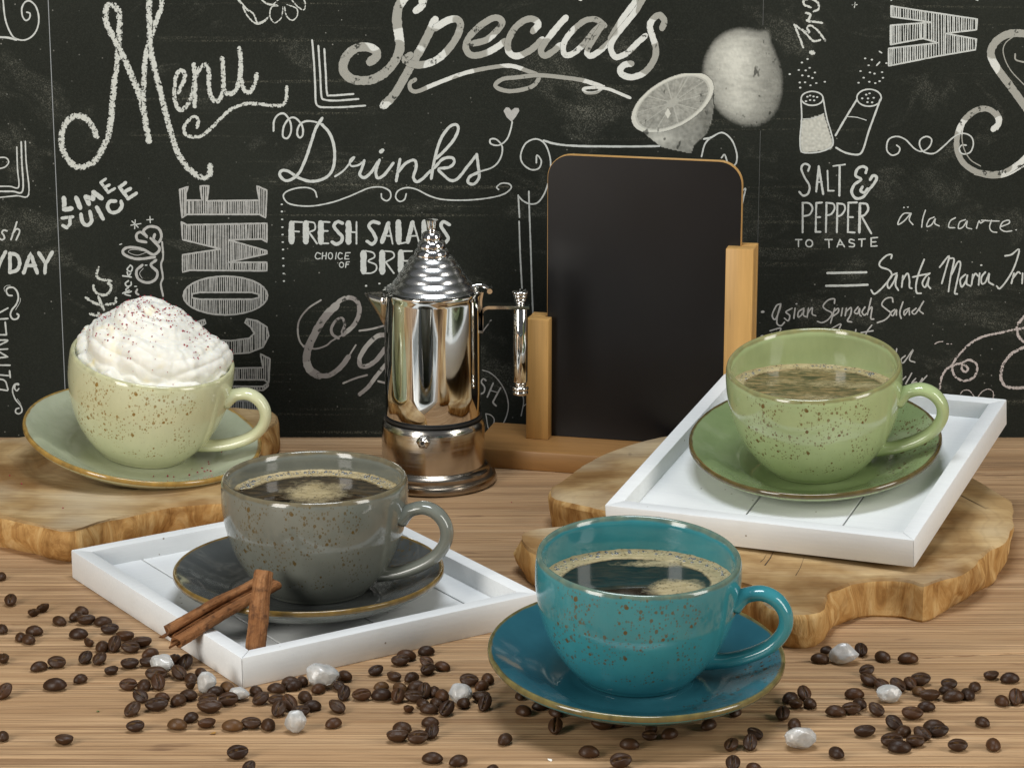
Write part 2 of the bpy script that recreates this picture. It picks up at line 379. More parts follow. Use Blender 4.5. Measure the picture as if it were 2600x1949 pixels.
word('lettering', 'd', '''2 62: 1345,-20 1335,40 1285,85; 1350,-40 1330,20
2 78: 1230,-60 1150,40 1130,150 1145,280 1155,380 1125,470 1060,560 960,630 850,648 750,625 700,560 715,470 790,395 890,378 960,410 965,455 920,495
2 72: 1435,165 1390,260 1340,360 1290,450 1230,550 1170,660 1100,770 1025,845
2 62: 1440,225 1530,170 1605,155 1640,200 1615,290 1540,400 1450,480 1340,520 1250,515 1195,480 1235,445
2 56: 1740,350 1850,320 1940,240 1975,180 1940,145 1880,155 1790,215 1710,300 1682,380 1720,440 1800,440 1900,400 2000,330
3 56: 170,250 212,195 170,155 100,165 20,230 -30,330 -28,410 20,450 80,440 160,395 240,320
3 54: 430,145 370,210 290,310 232,400 260,448 320,420 385,365
3 50: 740,205 690,165 640,155 570,175 470,265 412,360 425,440 490,430 580,350 660,250 725,200 650,320 602,410 625,450 690,420 775,345
3 50: 790,310 830,240 900,130 970,40 1020,-30; 1060,-20 1000,80 920,180 830,290 792,370 810,440 850,460 930,420 1000,350 1068,290
3 54: 1205,225 1222,170 1185,122 1135,150 1105,210 1125,290 1150,370 1150,450 1110,530 1050,590 960,620 885,600 868,560 900,522 955,512
2 36: 1275,640 1235,670 1240,718 1290,735 1400,690 1550,630 1700,580 1900,540 2050,530 2183,572 2253,600 2263,640 2203,700 2053,732 1953,715 1920,680 1980,635 2083,622 2253,605 2403,615 2603,642 2733,680 2785,700
3 26: 735,695 680,740 600,745 572,715 640,703 760,712 850,745 945,785
3 22: 540,-5 552,0''', 'large chalk word Specials with a scroll beneath')
word('corner_drawing', 'c', '''2 17: 450,325 465,500 475,700 480,820 505,855 560,862 700,860 875,848; 500,370 515,600 525,770 550,800 640,808 820,795; 548,395 560,600 570,750 600,767 780,755''')
word('lettering', 'c', '''2 17: 140,1050 145,970 180,920 230,915 275,980 280,1060 250,1110 215,1090 225,1010 270,950 320,950 370,1010 375,1080 350,1105 330,1070 345,1010 390,975 460,975 530,1000
2 26: 530,1000 590,1070 625,1170 630,1280 610,1370 550,1430 450,1455 350,1430 260,1375 205,1370 192,1410 240,1450 300,1430 350,1380 400,1270 440,1150 480,1030 530,950
2 17: 635,1415 700,1370 760,1300 790,1260 755,1285 762,1330 820,1325 868,1290
2 26: 868,1290 850,1350 832,1400 870,1425 925,1380 985,1290; 990,1285 962,1370 975,1428 1030,1400 1100,1310; 1155,1280 1140,1360 1125,1450; 1140,1380 1200,1310 1270,1285 1285,1340 1262,1420 1290,1458 1340,1430 1400,1370; 1405,1430 1432,1280 1480,1120 1550,1020 1605,1000 1622,1040 1580,1130 1500,1220 1445,1270; 1432,1345 1500,1275 1570,1265 1590,1300 1550,1342 1465,1355 1500,1400 1560,1447 1620,1430 1700,1330 1768,1245; 1770,1240 1782,1330 1790,1420 1750,1475 1702,1465 1712,1420 1790,1378
2 14: 1790,1378 1900,1340 1960,1270 1975,1180 1930,1120 1880,1118 1885,1155 1950,1165 2010,1120 2040,1050 2055,980
2 36: 1003,1215 1013,1208
2 13: 488,1580 470,1530 410,1505 320,1510 240,1540 220,1580 260,1630 350,1650 470,1650 620,1620 760,1570 900,1510 1000,1500 1070,1530 1080,1580 1050,1610 1010,1590 1005,1555; 1205,1555 1190,1600 1150,1615 1120,1580 1140,1530 1210,1505 1290,1520 1390,1570 1500,1600 1680,1605 1850,1590 1980,1560 2045,1510 2030,1475 1970,1470 1930,1500 1945,1520''', 'chalk word Drinks with a scroll beneath')
p = Print(); p.poly(2, '2050,978 2010,940 1985,890 2005,862 2030,865 2047,888 2075,866 2105,868 2112,890 2085,935'); p.build('heart_drawing', 'm')
word('dotted_line_drawing', 'c', '6 15: '+'; '.join('%d,%d' % (207+i*1.7, y) for i, y in enumerate((218, 275, 338, 400, 460, 520, 580, 650, 710, 772, 832)))+'; 883,870; 990,852; 1080,858')
word('lettering', 'c', '''6 54L: 285,375 285,512; 400,372 400,512; 520,372 520,515; 742,372 742,515; 1142,365 1145,515; 1352,365 1352,515
6 40L: 1062,372 1012,515; 1255,365 1218,515
6 15L: 300,357 370,360; 300,433 345,436; 540,357 590,360; 540,431 575,431; 540,530 580,530; 806,360 806,532; 765,440 800,440; 1062,360 1096,533; 1030,470 1085,470; 1165,530 1215,520; 1258,352 1310,528; 1235,470 1290,470
6 14: 420,357 468,368 472,418 425,440; 1370,350 1430,380 1440,470 1420,530 1370,540
6 16L: 425,440 488,530
6 30: 692,368 652,357 625,392 660,440 692,480 680,520 642,535 612,520; 985,368 935,357 905,392 940,445 962,500 932,535 892,515; 1550,380 1502,357 1485,392 1520,450 1542,490 1525,520''', 'chalk words FRESH SALADS')
word('lettering', 'c', '''6 9L: 535,605 530,655; 565,605 560,655; 533,630 562,630; 645,605 638,655; 720,605 712,655; 712,655 745,655; 720,605 755,605; 716,630 740,630; 725,680 718,722; 725,680 748,678; 722,700 742,698
6 9: 520,615 490,605 475,635 490,655 515,650; @597,630,17,25; 692,612 670,605 658,635 672,656 692,650; @686,702,17,20
6 54L: 862,610 862,752; 1012,608 1012,755; 1162,605 1162,752
6 14: 880,590 940,605 950,640 900,672 960,700 965,740 930,766 880,770; 1035,592 1095,600 1105,640 1040,680
6 15L: 1040,680 1105,768; 1180,592 1250,592; 1180,670 1225,670; 1180,766 1240,766''', 'chalk words CHOICE OF and block letters BRE')
word('lettering', 'g', '''6 15: 520,985 420,1050 350,1140 335,1230 350,1310 385,1360
6 38: 620,1045 680,985 760,965 820,1010 825,1100 780,1190 700,1260
6 66: 640,1030 560,1110 490,1220 430,1340 405,1450 430,1540 500,1590
6 44: 500,1590 590,1585 680,1520 740,1440
6 14: 740,1440 800,1345; 700,1260 610,1310 560,1350 470,1375 390,1350
6 24: 690,1240 712,1180 690,1130 640,1150 605,1210 615,1260 660,1290
6 16: 830,1230 930,1215 1040,1185; 700,1650 800,1610 890,1585
6 40: 1040,1262 970,1275 890,1350 835,1440 835,1505 885,1515 960,1470 1040,1370
6 34: 1040,1500 960,1600 900,1680 830,1740
11 28: 170,0 100,90 0,225; 100,180 180,200
6 11: 1885,1145 1812,1245''', 'grey chalk word beginning with Caf')
word('stamp_drawing', 'm', '''11 15: 1370,45 1450,70 1540,140 1620,250 1670,370 1685,500 1650,640 1580,750 1500,820 1425,860
11 22: 1410,170 1380,150 1355,190 1395,250 1390,310 1350,335; 1500,205 1430,370; 1590,262 1515,400 1500,440 1535,478
11 13: 1462,290 1545,315; 1410,575 1445,760 1500,705 1512,640 1470,592 1410,575
11 15: 1862,345 1872,440 1842,600; 1872,480 1925,445''', 'round chalk stamp with letters SH')
word('frame_drawing', 'c', '''7 14: 50,145 55,230 60,320; 57,355 65,600 80,890; 135,115 140,300 150,570 160,900 170,1130; 50,150 90,190 150,215 210,200 260,130 300,20
3 14: 195,1305 200,1245 235,1290 215,1350 150,1360 85,1310 70,1240 110,1150 190,1115 260,1150 300,1240 310,1340 290,1450
3 19: 255,1128 350,1155 500,1170 750,1175 1000,1175 1180,1172
3 14: 1520,1255 1550,1150 1620,1090 1690,1065 1760,1120 1800,1220 1800,1300 1765,1345; 1680,1265 1705,1240 1725,1295
3 17: 1540,1115 1590,1105 1620,1090
12 20: 800,665 880,632 915,612 890,720 855,900 833,1100 820,1300''', 'chalk frame with curled corners behind the small board')
# lemons: shaded print
def lemon(x, y):
    dx, dy = x-1850, y-620; r = hypot((dx-.10*dy)/330, dy/(405+.10*dx)); an = atan2(-dy, dx); r /= 1+.13*math.exp(-((an-1.06)/.13)**2)+.05*math.exp(-((an-1.06)/.35)**2); nub = 0
    m_ = max(0.0, min(1.0, (1.04-r)/.13))
    if m_ <= 0 and nub < .05: return 0.0
    t = .40+.60*math.exp(-((dx+60)/190)**2-((dy+120)/260)**2)+.32*math.exp(-((dx+20)/150)**2-((dy-200)/120)**2)
    t *= .93+.16*noise.noise(Vector((x*.05, y*.05, 3)))+.16*noise.noise(Vector((x*.012, y*.03, 1))); return max(m_*t*(1 if r < .8 else 1-.5*(r-.8)/.26), nub*.75)
p = Print(); p.grid(3, 1500, 2211, 180, 1060, 60, 74, lemon); p.build('lemon_drawing', 't', 'shaded chalk lemon')
ca, sa_ = cos(R_(-29)), sin(R_(-29))
def halfbody(x, y):
    P = [(960, 900), (985, 960), (1040, 1050), (1120, 1120), (1200, 1180), (1300, 1205), (1400, 1225), (1440, 1225), (1460, 1170), (1500, 1130), (1560, 1080), (1600, 980), (1620, 860), (1610, 730), (1500, 640)]
    ins = False
    for (ax, ay), (bx, by) in zip(P, P[1:]+P[:1]):
        if (ay > y) != (by > y) and x < ax+(bx-ax)*(y-ay)/(by-ay): ins = not ins
    if not ins: return 0.0
    return .42+.35*math.exp(-((x-1200)/110)**2-((y-1110)/60)**2)-.12*math.exp(-((x-1560)/60)**2)+.14*noise.noise(Vector((x*.03, y*.03, 4)))
def halfface(x, y):
    dx, dy = x-1288, y-825; u = dx*ca+dy*sa_; v = -dx*sa_+dy*ca; r = hypot(u/362, v/192)
    if r > 1: return 0.0
    if r > .90: return .92
    if r > .86: return .72
    a = atan2(v/192, u/362); k = abs(((a/(2*pi)*10+.3) % 1)-.5)*2
    t = .46+.12*noise.noise(Vector((x*.02, y*.02, 8)))+.10*noise.noise(Vector((a*14, r*3, 2)))
    t += .10*noise.noise(Vector((x*.05, y*.05, 5)))+.12*abs(noise.noise(Vector((a*9, r*1.2, 6))))
    if k > 1-.045/max(r, .08): t = t*.4+.46
    if r < .16: t = .62
    if abs(x-1250) < 24*(1-abs(y-910)/42) : t = .95
    return t
p = Print(); p.grid(3, 940, 1650, 620, 1240, 90, 80, halfbody); p.grid(3, 940, 1640, 590, 1060, 150, 100, halfface); p.build('lemon_drawing', 't', 'shaded chalk half lemon showing its segments')
word('lettering', 'r', '''4 19: 440,380 410,300 370,200; 372,200 430,240 490,262 472,230 492,205 540,230 590,290 615,325; 430,240 480,290 520,330 575,322; 462,105 498,120 482,172 532,175 590,185; 470,165 480,172; 500,60 452,42 445,8 500,-10 558,25 562,75 525,92
4 42: 508,422 516,424
4 9L: 835,40 872,40; 857,20 850,62''', 'sideways chalk letters Bre')
d1 = '475,475;430,503;492,545;405,563;460,566;534,583;332,596;433,606;483,613;514,627;412,663;455,661;545,668;613,657;498,686;416,704;937,470;991,480;1107,508;965,525;900,572;975,582;1012,592;1072,580;925,625;1080,625;884,665;970,657;1018,668;1053,652;474,777;495,768;523,775;552,780;462,813;495,803;528,806;945,760;972,750;913,790;960,790;1005,785;955,820;993,822'
word('salt_and_pepper_drawing', 'c', '4 15:'+d1+'''
4 13: @512,790,88,56; @968,785,98,68; 422,800 428,950 415,1100 420,1200 450,1225 550,1222 640,1195 680,1150 660,1050 630,950 602,800; 1052,414 1068,425; 1030,525 1052,500
4 17: 870,800 790,930 700,1085; 705,1185 780,1225 880,1240 920,1200 960,1070 1010,930 1058,800
4 8: 785,935 860,940 900,950 945,965; 440,955 530,948 605,912''', 'chalk salt and pepper shakers')
p = Print(); p.grid(4, 418, 684, 900, 1222, 30, 36, lambda x, y: (0.0 if (y < 962-(x-440)*.29 or x > 602+(y-900)*.30 or x > 690-(y-1150)*.6 and y > 1150 or y > 1228-(x-440)*.13) else .78+.22*noise.noise(Vector((x*.05, y*.05, 0))))); p.build('salt_drawing', 't')
p = Print(); p.hatch(4, '1145,50 1400,90 1835,155 1830,240 1580,270 1830,315 1820,400 1500,455 1125,530 1125,390 1520,345 1400,310 1140,360 1140,205 1470,180 1145,135', gap=19, wd=10, ow=14); p.stroke(4, 10, '1145,5 1160,-10'); p.stroke(4, 10, '1825,0 1840,5'); p.build('lettering', 'c', 'sideways hatched chalk letter W')
word('lettering', 'd', '''4 66: 2260,275 2120,268 2020,305 1952,385 1952,465 2010,570 2100,690 2180,800 2250,900
4 50: 1965,1035 2008,990 1990,925 1920,875 1830,885 1740,955 1682,1060 1672,1180 1712,1290 1800,1365 1920,1395 2050,1385 2160,1320 2250,1240
4 9: 2125,295 2060,350 2045,430 2100,560 2230,700; 2000,890 2032,960 2000,1040; 1862,885 1760,950 1715,1060 1725,1180 1780,1280 1862,1332
4 14: 2140,435 2145,480 2210,500; 1815,1397 1950,1425 2080,1405 2230,1320''', 'large ornate chalk letter S')
word('scroll_drawing', 'c', '4 13: 1190,1165 1215,1190 1200,1230 1150,1245 1110,1200 1125,1120 1190,1095 1260,1120 1330,1190 1390,1215 1450,1180 1470,1120 1430,1095 1380,1120 1375,1170 1410,1220 1490,1230 1570,1170 1640,1105 1710,1070 1780,1090 1805,1150 1780,1220 1720,1235 1690,1200 1710,1165 1745,1165')
word('lettering', 'c', '''4 18: 480,1370 490,1330 450,1315 425,1350 450,1420 490,1490 480,1550 440,1570 410,1540
4 19L: 565,1335 545,1535; 565,1335 600,1555; 733,1328 730,1568
4 14L: 552,1460 590,1460; 635,1370 640,1530; 640,1530 685,1530; 682,1332 775,1320
4 25: 942,1385 948,1350 910,1337 872,1360 862,1410 905,1440 852,1480 828,1540 862,1590 920,1580 960,1530 1010,1470 1030,1425 1002,1407 978,1440; 915,1500 902,1530 930,1545 955,1515
8 17L: 437,207 435,442; 545,207 540,438; 540,438 578,438; 545,207 590,203; 543,320 575,320; 627,207 622,440; 714,210 710,440; 802,205 798,440; 798,440 852,443; 802,205 870,202; 800,320 838,320; 907,310 985,450
8 16: 435,205 490,210 515,250 490,300 440,312; 625,205 680,213 692,250 665,295 627,307; 712,210 765,218 775,258 745,303 712,315
8 24L: 895,215 890,440
8 19: 895,210 948,215 962,258 935,300 905,315
8 12L: 380,500 428,500; 402,500 402,555; 615,500 672,500; 645,500 648,563; 735,500 712,557; 735,500 770,557; 722,540 760,540; 885,498 937,495; 911,497 908,553; 985,487 985,553; 985,553 1032,550; 985,487 1036,483; 985,520 1022,518
8 12: @488,530,27,28; 848,505 818,498 810,520 848,535 845,556 810,556''', 'chalk words SALT & PEPPER TO TASTE')
word('lettering', 'c', '''8 11: 1305,290 1250,290 1215,330 1200,380 1250,350 1305,290 1290,340 1320,380; 1248,243; 1280,240; 1420,265 1400,330 1390,400; 1490,320 1450,340 1430,395 1470,380 1500,330 1495,370 1530,390; 1660,325 1620,350 1608,400 1655,405; 1740,340 1695,360 1685,410 1720,400 1755,350 1750,400 1790,415; 1830,410 1850,350 1862,368 1900,345; 1870,345 1940,350 2010,352; 1950,345 1935,400 1955,435 1992,442; 2030,395 2090,370 2088,345 2040,360 2020,410 2060,435 2112,430; 2148,422''', 'chalk words à la carte')
word('lettering', 'c', '''8 20: 635,768 800,765 945,762; 625,870 800,868 955,862''')
word('lettering', 'c', '''8 15: 1145,650 1150,622 1110,627 1055,680 1060,718 1130,745 1150,790 1110,845 1060,900 1010,935 985,905; 1190,770 1150,790 1115,850 1130,890 1170,830 1192,780 1180,860 1202,905; 1240,790 1230,880; 1235,830 1275,770 1292,820 1292,880 1310,890; 1410,660 1370,760 1345,860 1350,925 1385,930; 1320,800 1385,785 1450,772; 1455,770 1420,800 1395,850 1420,880 1450,800 1440,860 1460,890; 1535,720 1610,630 1580,750 1552,850; 1610,650 1650,660 1625,780 1605,915; 1630,780 1680,680 1702,700 1675,830 1655,925 1675,935; 1740,780 1700,820 1712,880 1750,820 1757,780 1750,850 1782,872; 1800,780 1790,862; 1795,820 1820,772 1842,792; 1855,770 1847,862; 1868,705; 1900,760 1870,800 1872,852 1902,840 1932,770 1927,835 1965,862; 2060,630 2110,620 2172,578 2140,700 2090,800 2020,890 1992,872; 2130,770 2110,850; 2115,820 2160,762 2180,770; 2200,770 2195,850''', 'chalk words Santa Maria')
word('lettering', 'm', '''8 13: 260,1015 225,1030 192,1105 215,1140 248,1070 262,1010 236,1100 230,1170 262,1190 290,1162; 350,1050 302,1080 332,1108 320,1150 290,1130; 375,1050 365,1130; 386,1015; 445,1050 402,1080 402,1122 442,1085 445,1050 442,1105 470,1120; 482,1050 472,1122; 475,1090 512,1045 512,1095 540,1110; 690,1010 690,975 640,985 600,1030 620,1060 670,1090 640,1140 592,1165 555,1155; 692,1050 660,1168; 682,1080 720,1050 720,1082 680,1112; 755,1050 745,1110; 787,1050 777,1110; 785,1075 825,1045 820,1100 795,1150 828,1160; 880,1040 850,1080 878,1092 892,1050 892,1098 905,1112; 935,1040 912,1080 930,1105 950,1090; 985,970 955,1100; 960,1070 992,1040 982,1128 1005,1137; 1160,1000 1150,965 1100,975 1070,1020 1110,1060 1140,1090 1100,1140 1035,1165; 1172,1060 1142,1088 1160,1110 1187,1060 1187,1105; 1240,1000 1215,1080 1225,1130; 1292,1050 1252,1070 1252,1105 1287,1062 1292,1102; 1345,1050 1312,1080 1342,1092 1408,990 1372,1060 1402,1092
8 24: 115,1078; 112,1275''', 'chalk words asian Spinach Salad')
word('lettering', 'm', '''8 12: 175,1230 260,1210 230,1270 190,1300; 190,1270 240,1265; 280,1290 300,1258 332,1270; 345,1280 380,1255 362,1300; 425,1255 440,1280 402,1295; 533,1215 500,1300; 520,1260 560,1250; 640,1230 740,1175 720,1230 690,1300; 680,1240 745,1222; 782,1240 762,1300; 780,1255 805,1235; 820,1240 812,1290 840,1240 838,1290; 862,1222 852,1290; 990,1185 950,1240 930,1300; 905,1245 1000,1230; 1190,1375 1180,1475 1210,1470; 1258,1430 1225,1460 1245,1485 1322,1380 1292,1460 1335,1482; 1220,1640 1262,1598; 1310,1570 1262,1655; 1342,1612 1310,1650 1347,1640 1350,1660; 1395,1612 1372,1655 1432,1590''', 'chalk words Fresh Fruit')
word('scroll_drawing', 'p', '''9 21: 285,1280 300,1190 340,1120 400,1085 470,1070 522,1110 500,1140 470,1112 482,1062 540,1040 597,1082 590,1160 540,1205 470,1212 410,1170 390,1100 420,1030 480,960 560,890 660,840 800,810 930,782 1010,770
9 27: 1000,670 940,750 950,840 1000,890; 1000,930 900,980 830,1060 800,1150 812,1230 880,1272 1020,1272
9 9: 455,1335 480,1300 530,1295 575,1345; 610,1345 650,1300 700,1285 735,1310 735,1360; 245,905 270,890 310,885; 345,905 385,905''', 'pinkish chalk scroll')
# ------------------------------------------------------------------ wooden table top made of planks
def table_mat():
    m = NT('oak_table', rough=.5, spec=.2)
    p1 = m.pos((3.5, 150, 150), (0, 0, 0), (0, 0, R_(-1.2))); p2 = m.pos((3, 900, 900), (2, 1, 0), (0, 0, R_(-1.2))); p3 = m.pos((3.2, 26, 26), (1, 5, 0))
    a = m.noise(p1, 1, 6, .68, .9); b = m.noise(p2, 1, 3, .7); c = m.noise(p3, 1, 3, .5)
    col = m.ramp(a, [(.28, (.320, .175, .085)), (.43, (.490, .305, .160)), (.56, (.610, .400, .222)), (.78, (.720, .505, .310))])
    l1 = m.noise(m.pos((6, 620, 620), (7, 3, 0), (0, 0, R_(-1.2))), 1, 3, .7); ln = m.ramp(l1, [(.37, 1.0), (.49, 0.0)])
    pore = m.ramp(b, [(.38, 1.0), (.49, 0.0)])
    zone = m.ramp(m.noise(m.pos((2, 40, 40), (4, 3, 1)), 1, 3, .5), [(.38, .45), (.62, 1.0)])
    pm = m.math('MAXIMUM', m.math('MULTIPLY', pore, zone), m.math('MULTIPLY', ln, .85))
    col = m.mix(m.math('MULTIPLY', pm, .82), col, (.150, .074, .034))
    col = m.mix(m.ramp(c, [(.38, 0.0), (.66, .62)]), col, (.37, .220, .110))
    knot = m.ramp(m.noise(m.pos((14, 55, 55), (2, 7, 0)), 1, 3, .6), [(.66, 0.0), (.76, .75)])
    col = m.mix(knot, col, (.12, .06, .035))
    sc = m.ramp(m.noise(m.pos((30, 22, 22), (2, 9, 0), (0, 0, .6)), 1, 2, .6, 1.2), [(.69, 0.0), (.73, .35)])
    col = m.mix(sc, col, (.56, .34, .19))
    m.set('color', col)
    h = m.math('SUBTRACT', m.math('MULTIPLY', a, .6), m.math('MULTIPLY', pm, .8))
    m.set('nrm', m.bump(h, .7, .0007)); m.set('rough', m.ramp(b, [(.3, .62), (.7, .48)]))
    return m.m
MT = table_mat()
table = empty('tabletop', kind='structure')
def seam(pts, z=0): return [at_z(x, y, 0) for x, y in pts]
sA = [Vector((-1.2, at_z(-300, 1742).y, 0))]+seam([(0, 1736), (600, 1730), (1200, 1712), (1900, 1682), (2150, 1676), (2400, 1667), (2600, 1657)])
sA.append(sA[-1]+(sA[-1]-sA[-2])*2.4)
sB = [Vector((-1.2, at_z(0, 1965).y, 0))]+seam([(600, 1960), (1400, 1951), (2040, 1944), (2300, 1942), (2600, 1945)])
sB.append(sB[-1]+(sB[-1]-sB[-2])*2)
sC = [Vector((-1.2, at_z(1300, 1370).y+.0, 0))]+seam([(300, 1376), (1300, 1371), (2250, 1368), (2600, 1366)])+[Vector((1.2, at_z(2600, 1366).y, 0))]
sD = [Vector((-1.2, at_z(1300, 1139).y, 0))]+seam([(300, 1141), (1300, 1141), (2250, 1140), (2600, 1139)])+[Vector((1.2, at_z(2600, 1139).y, 0))]
def plank(front, back, gf, gb, k):
    # strip between two seam polylines, resampled on x
    xs = np.linspace(-1.2, 1.2, 97); fy = np.interp(xs, [p.x for p in front], [p.y for p in front]); by = np.interp(xs, [p.x for p in back], [p.y for p in back])
    v = []; f = []
    for i, x in enumerate(xs):
        a = fy[i]+gf(x)/2; b = by[i]-gb(x)/2
        v += [(x, a, -.012), (x, a, -.0004), (x, a+.0004, 0), (x, b-.0004, 0), (x, b, -.0004), (x, b, -.012)]
    for i in range(96):
        for j in range(5): q = i*6+j; f.append((q, q+6, q+7, q+1))
    return pyd('plank', v, f, MT, table, False)
g0 = lambda x: 0.0002
gA = lambda x: 0.00025+.0009*max(0, min(1, (x-.05)/.06))
gB = lambda x: 0.0003+.0008*max(0, min(1, (x-.10)/.05))
gC = lambda x: 0.0002+.0005*max(0, min(1, (x-.2)/.06))
front = [Vector((-1.2, .35, 0)), Vector((1.2, .35, 0))]; back = [Vector((-1.2, WALL+.0006, 0)), Vector((1.2, WALL+.0006, 0))]
plank(front, sB, g0, gB, 0); plank(sB, sA, gB, gA, 1); plank(sA, sC, gA, gC, 2); plank(sC, sD, gC, gC, 3); plank(sD, back, gC, g0, 4)
bmw = bmesh.new(); box(bmw, -1.2, 1.2, .35, WALL, -.030, -.0121)
obj('table_core', bmw, NT('table_core_board', color=(.05, .03, .02), rough=.8).m, table, False)

# ------------------------------------------------------------------ teak slices with a natural edge
def slice_mats(center, seedv):
    m = NT('teak_slice_top', rough=.65, spec=.15)
    p = m.pos((1, 1, 0), (-center[0], -center[1], 0)); s = m.sep(p)
    wv = m.noise(m.pos((1, 1, 0), (seedv, 0, 0)), 9, 3, .5); wv2 = m.noise(m.pos((1, 1, 0), (0, seedv, 0)), 28, 3, .55)
    d = m.math('SQRT', m.math('ADD', m.math('POWER', s[0], 2.0), m.math('POWER', m.math('MULTIPLY', s[1], 1.25), 2.0)))
    d = m.math('ADD', d, m.math('ADD', m.math('MULTIPLY', wv, .07), m.math('MULTIPLY', wv2, .012)))
    ring = m.math('SINE', m.math('MULTIPLY', d, 720.0)); ring2 = m.math('SINE', m.math('MULTIPLY', d, 173.0))
    col = m.ramp(m.math('ADD', m.math('MULTIPLY', ring2, .25), .5), [(.2, (.390, .250, .110)), (.5, (.490, .335, .160)), (.8, (.570, .415, .220))])
    col = m.mix(m.ramp(ring, [(.55, 0.0), (1.0, .16)]), col, (.25, .155, .075))
    stain = m.ramp(m.noise(m.pos((1, 1, 0), (seedv*2, 3, 0)), 15, 4, .6), [(.42, 0.0), (.62, .95)])
    col = m.mix(stain, col, m.mix(1.0, col, (.55, .45, .36), 'MULTIPLY'))
    pale = m.ramp(m.noise(m.pos((1, 1, 0), (seedv*3, 8, 0)), 11, 2, .5), [(.52, 0.0), (.70, .7)])
    col = m.mix(pale, col, (.52, .44, .31))
    saw = m.noise(m.pos((25, 480, 1), (0, 0, 0), (0, 0, -.9)), 1, 2, .6)
    col = m.mix(m.ramp(saw, [(.50, 0.0), (.66, .42)]), col, m.mix(1.0, col, (.62, .54, .44), 'MULTIPLY'))
    v = m.vor(m.pos((1, .35, 0), (seedv, 0, 0), (0, 0, .5)), 26, 'DISTANCE_TO_EDGE')
    ck = m.ramp(v, [(.006, 1.0), (.016, 0.0)]); cz = m.ramp(m.noise(m.pos((1, 1, 0), (seedv, 5, 0)), 17, 2), [(.60, 0.0), (.66, 1.0)])
    crack = m.math('MULTIPLY', ck, cz); col = m.mix(m.math('MULTIPLY', crack, .8), col, (.05, .03, .015))
    m.set('color', col); m.set('nrm', m.bump(m.math('SUBTRACT', m.math('ADD', m.math('MULTIPLY', ring, .10), m.math('MULTIPLY', saw, .45)), crack), .4, .0008))
    e = NT('teak_slice_edge', rough=.7, spec=.12)
    s1 = e.noise(e.pos((75, 75, 22), (seedv, 0, 0), (.25, .45, 0)), 1, 5, .65, 1.3); s2 = e.noise(e.pos((26, 26, 22), (0, seedv, 0)), 1, 4, .65, .8)
    col = e.ramp(s1, [(.28, (.24, .115, .035)), (.46, (.45, .250, .085)), (.60, (.60, .390, .165)), (.8, (.72, .53, .29))])
    bark = e.ramp(s2, [(.52, 0.0), (.66, .65)]); col = e.mix(bark, col, e.mix(1.0, col, (.42, .32, .24), 'MULTIPLY'))
    e.set('color', col); e.set('nrm', e.bump(e.math('ADD', s1, e.math('MULTIPLY', s2, .5)), .7, .0022))
    return [m.m, e.m]
def refine(P, step):
    out = []
    for a, b in zip(P, P[1:]+P[:1]):
        n = max(1, int((b-a).length/step))
        for k in range(n): out.append(a.lerp(b, k/n))
    return out
def smooth_loop(P, it=2):
    for _ in range(it): P = [(P[i-1]+P[i]*2+P[(i+1) % len(P)])/4 for i in range(len(P))]
    return P
def wood_slice(name, outline, label, group, sd, zf=None, ctr=None, bulge=.002):
    P = refine([Vector((p[0], p[1], p[2])) for p in outline], .005); P = smooth_loop(P, 2)
    n = len(P); area = sum(P[i-1].x*P[i].y-P[i].x*P[i-1].y for i in range(n))
    if area < 0: P = P[::-1]
    c = Vector((sum(p.x for p in P)/n, sum(p.y for p in P)/n, 0)); ctr = ctr or c
    mats = slice_mats(ctr, sd)
    N = []
    for i in range(n):
        t = P[(i+1) % n]-P[i-1]; t.z = 0; t.normalize(); N.append(Vector((t.y, -t.x, 0)))
    v = []; f = []; mi = []
    prof = [(1.0, -.0014, 0), (.93, -.0002, 0), (.80, .0006, 1), (.5, .0012, 1), (.25, .0006, 1), (.06, -.0006, 1), (0, -.002, 1)]
    for k, (hz, off, _) in enumerate(prof):
        for i, p in enumerate(P):
            w_ = noise.noise(Vector((p.x*22, p.y*22, sd+hz*1.5)))*bulge*2.2*(1 if hz < .95 else .25)+noise.noise(Vector((p.x*90, p.y*90, hz*2)))*bulge*1.0*(1 if hz < .95 else .3)
            q = p+N[i]*(off+w_); v.append((q.x, q.y, max(p.z*hz, 0)))
    for k in range(len(prof)-1):
        for i in range(n): f.append((k*n+i, (k+1)*n+i, (k+1)*n+(i+1) % n, k*n+(i+1) % n)); mi.append(0 if k == 0 else 1)
    if zf is None:
        for t in tessellate_polygon([[Vector(v[i]) for i in range(n)]]): f.append(tuple(t)); mi.append(0)
    else:
        K = 14; base = len(v); rings = [list(range(n))]
        for k in range(1, K):
            s = 1-k/K; ids = []
            for i in range(n):
                q = Vector(v[i]); q2 = Vector((ctr.x+(q.x-ctr.x)*s, ctr.y+(q.y-ctr.y)*s, 0)); q2.z = zf(q2.x, q2.y, q.z, s)
                ids.append(len(v)); v.append(tuple(q2))
            rings.append(ids)
        cidx = len(v); v.append((ctr.x, ctr.y, zf(ctr.x, ctr.y, .02, 0)))
        for a, b in zip(rings[:-1], rings[1:]):
            for i in range(n): f.append((a[i], a[(i+1) % n], b[(i+1) % n], b[i])); mi.append(0)
        for i in range(n): f.append((rings[-1][i], rings[-1][(i+1) % n], cidx)); mi.append(0)
    o = pyd(name, v, f, mats, None, True)
    o.data.polygons.foreach_set('material_index', mi)
    bm = bmesh.new(); bm.from_mesh(o.data); bmesh.ops.recalc_face_normals(bm, faces=bm.faces)
    for e in bm.edges:
        if len(e.link_faces) == 2 and e.calc_face_angle(0) > R_(38): e.smooth = False
    bm.to_mesh(o.data); bm.free()
    tag(o, label, 'wooden board', group); return o

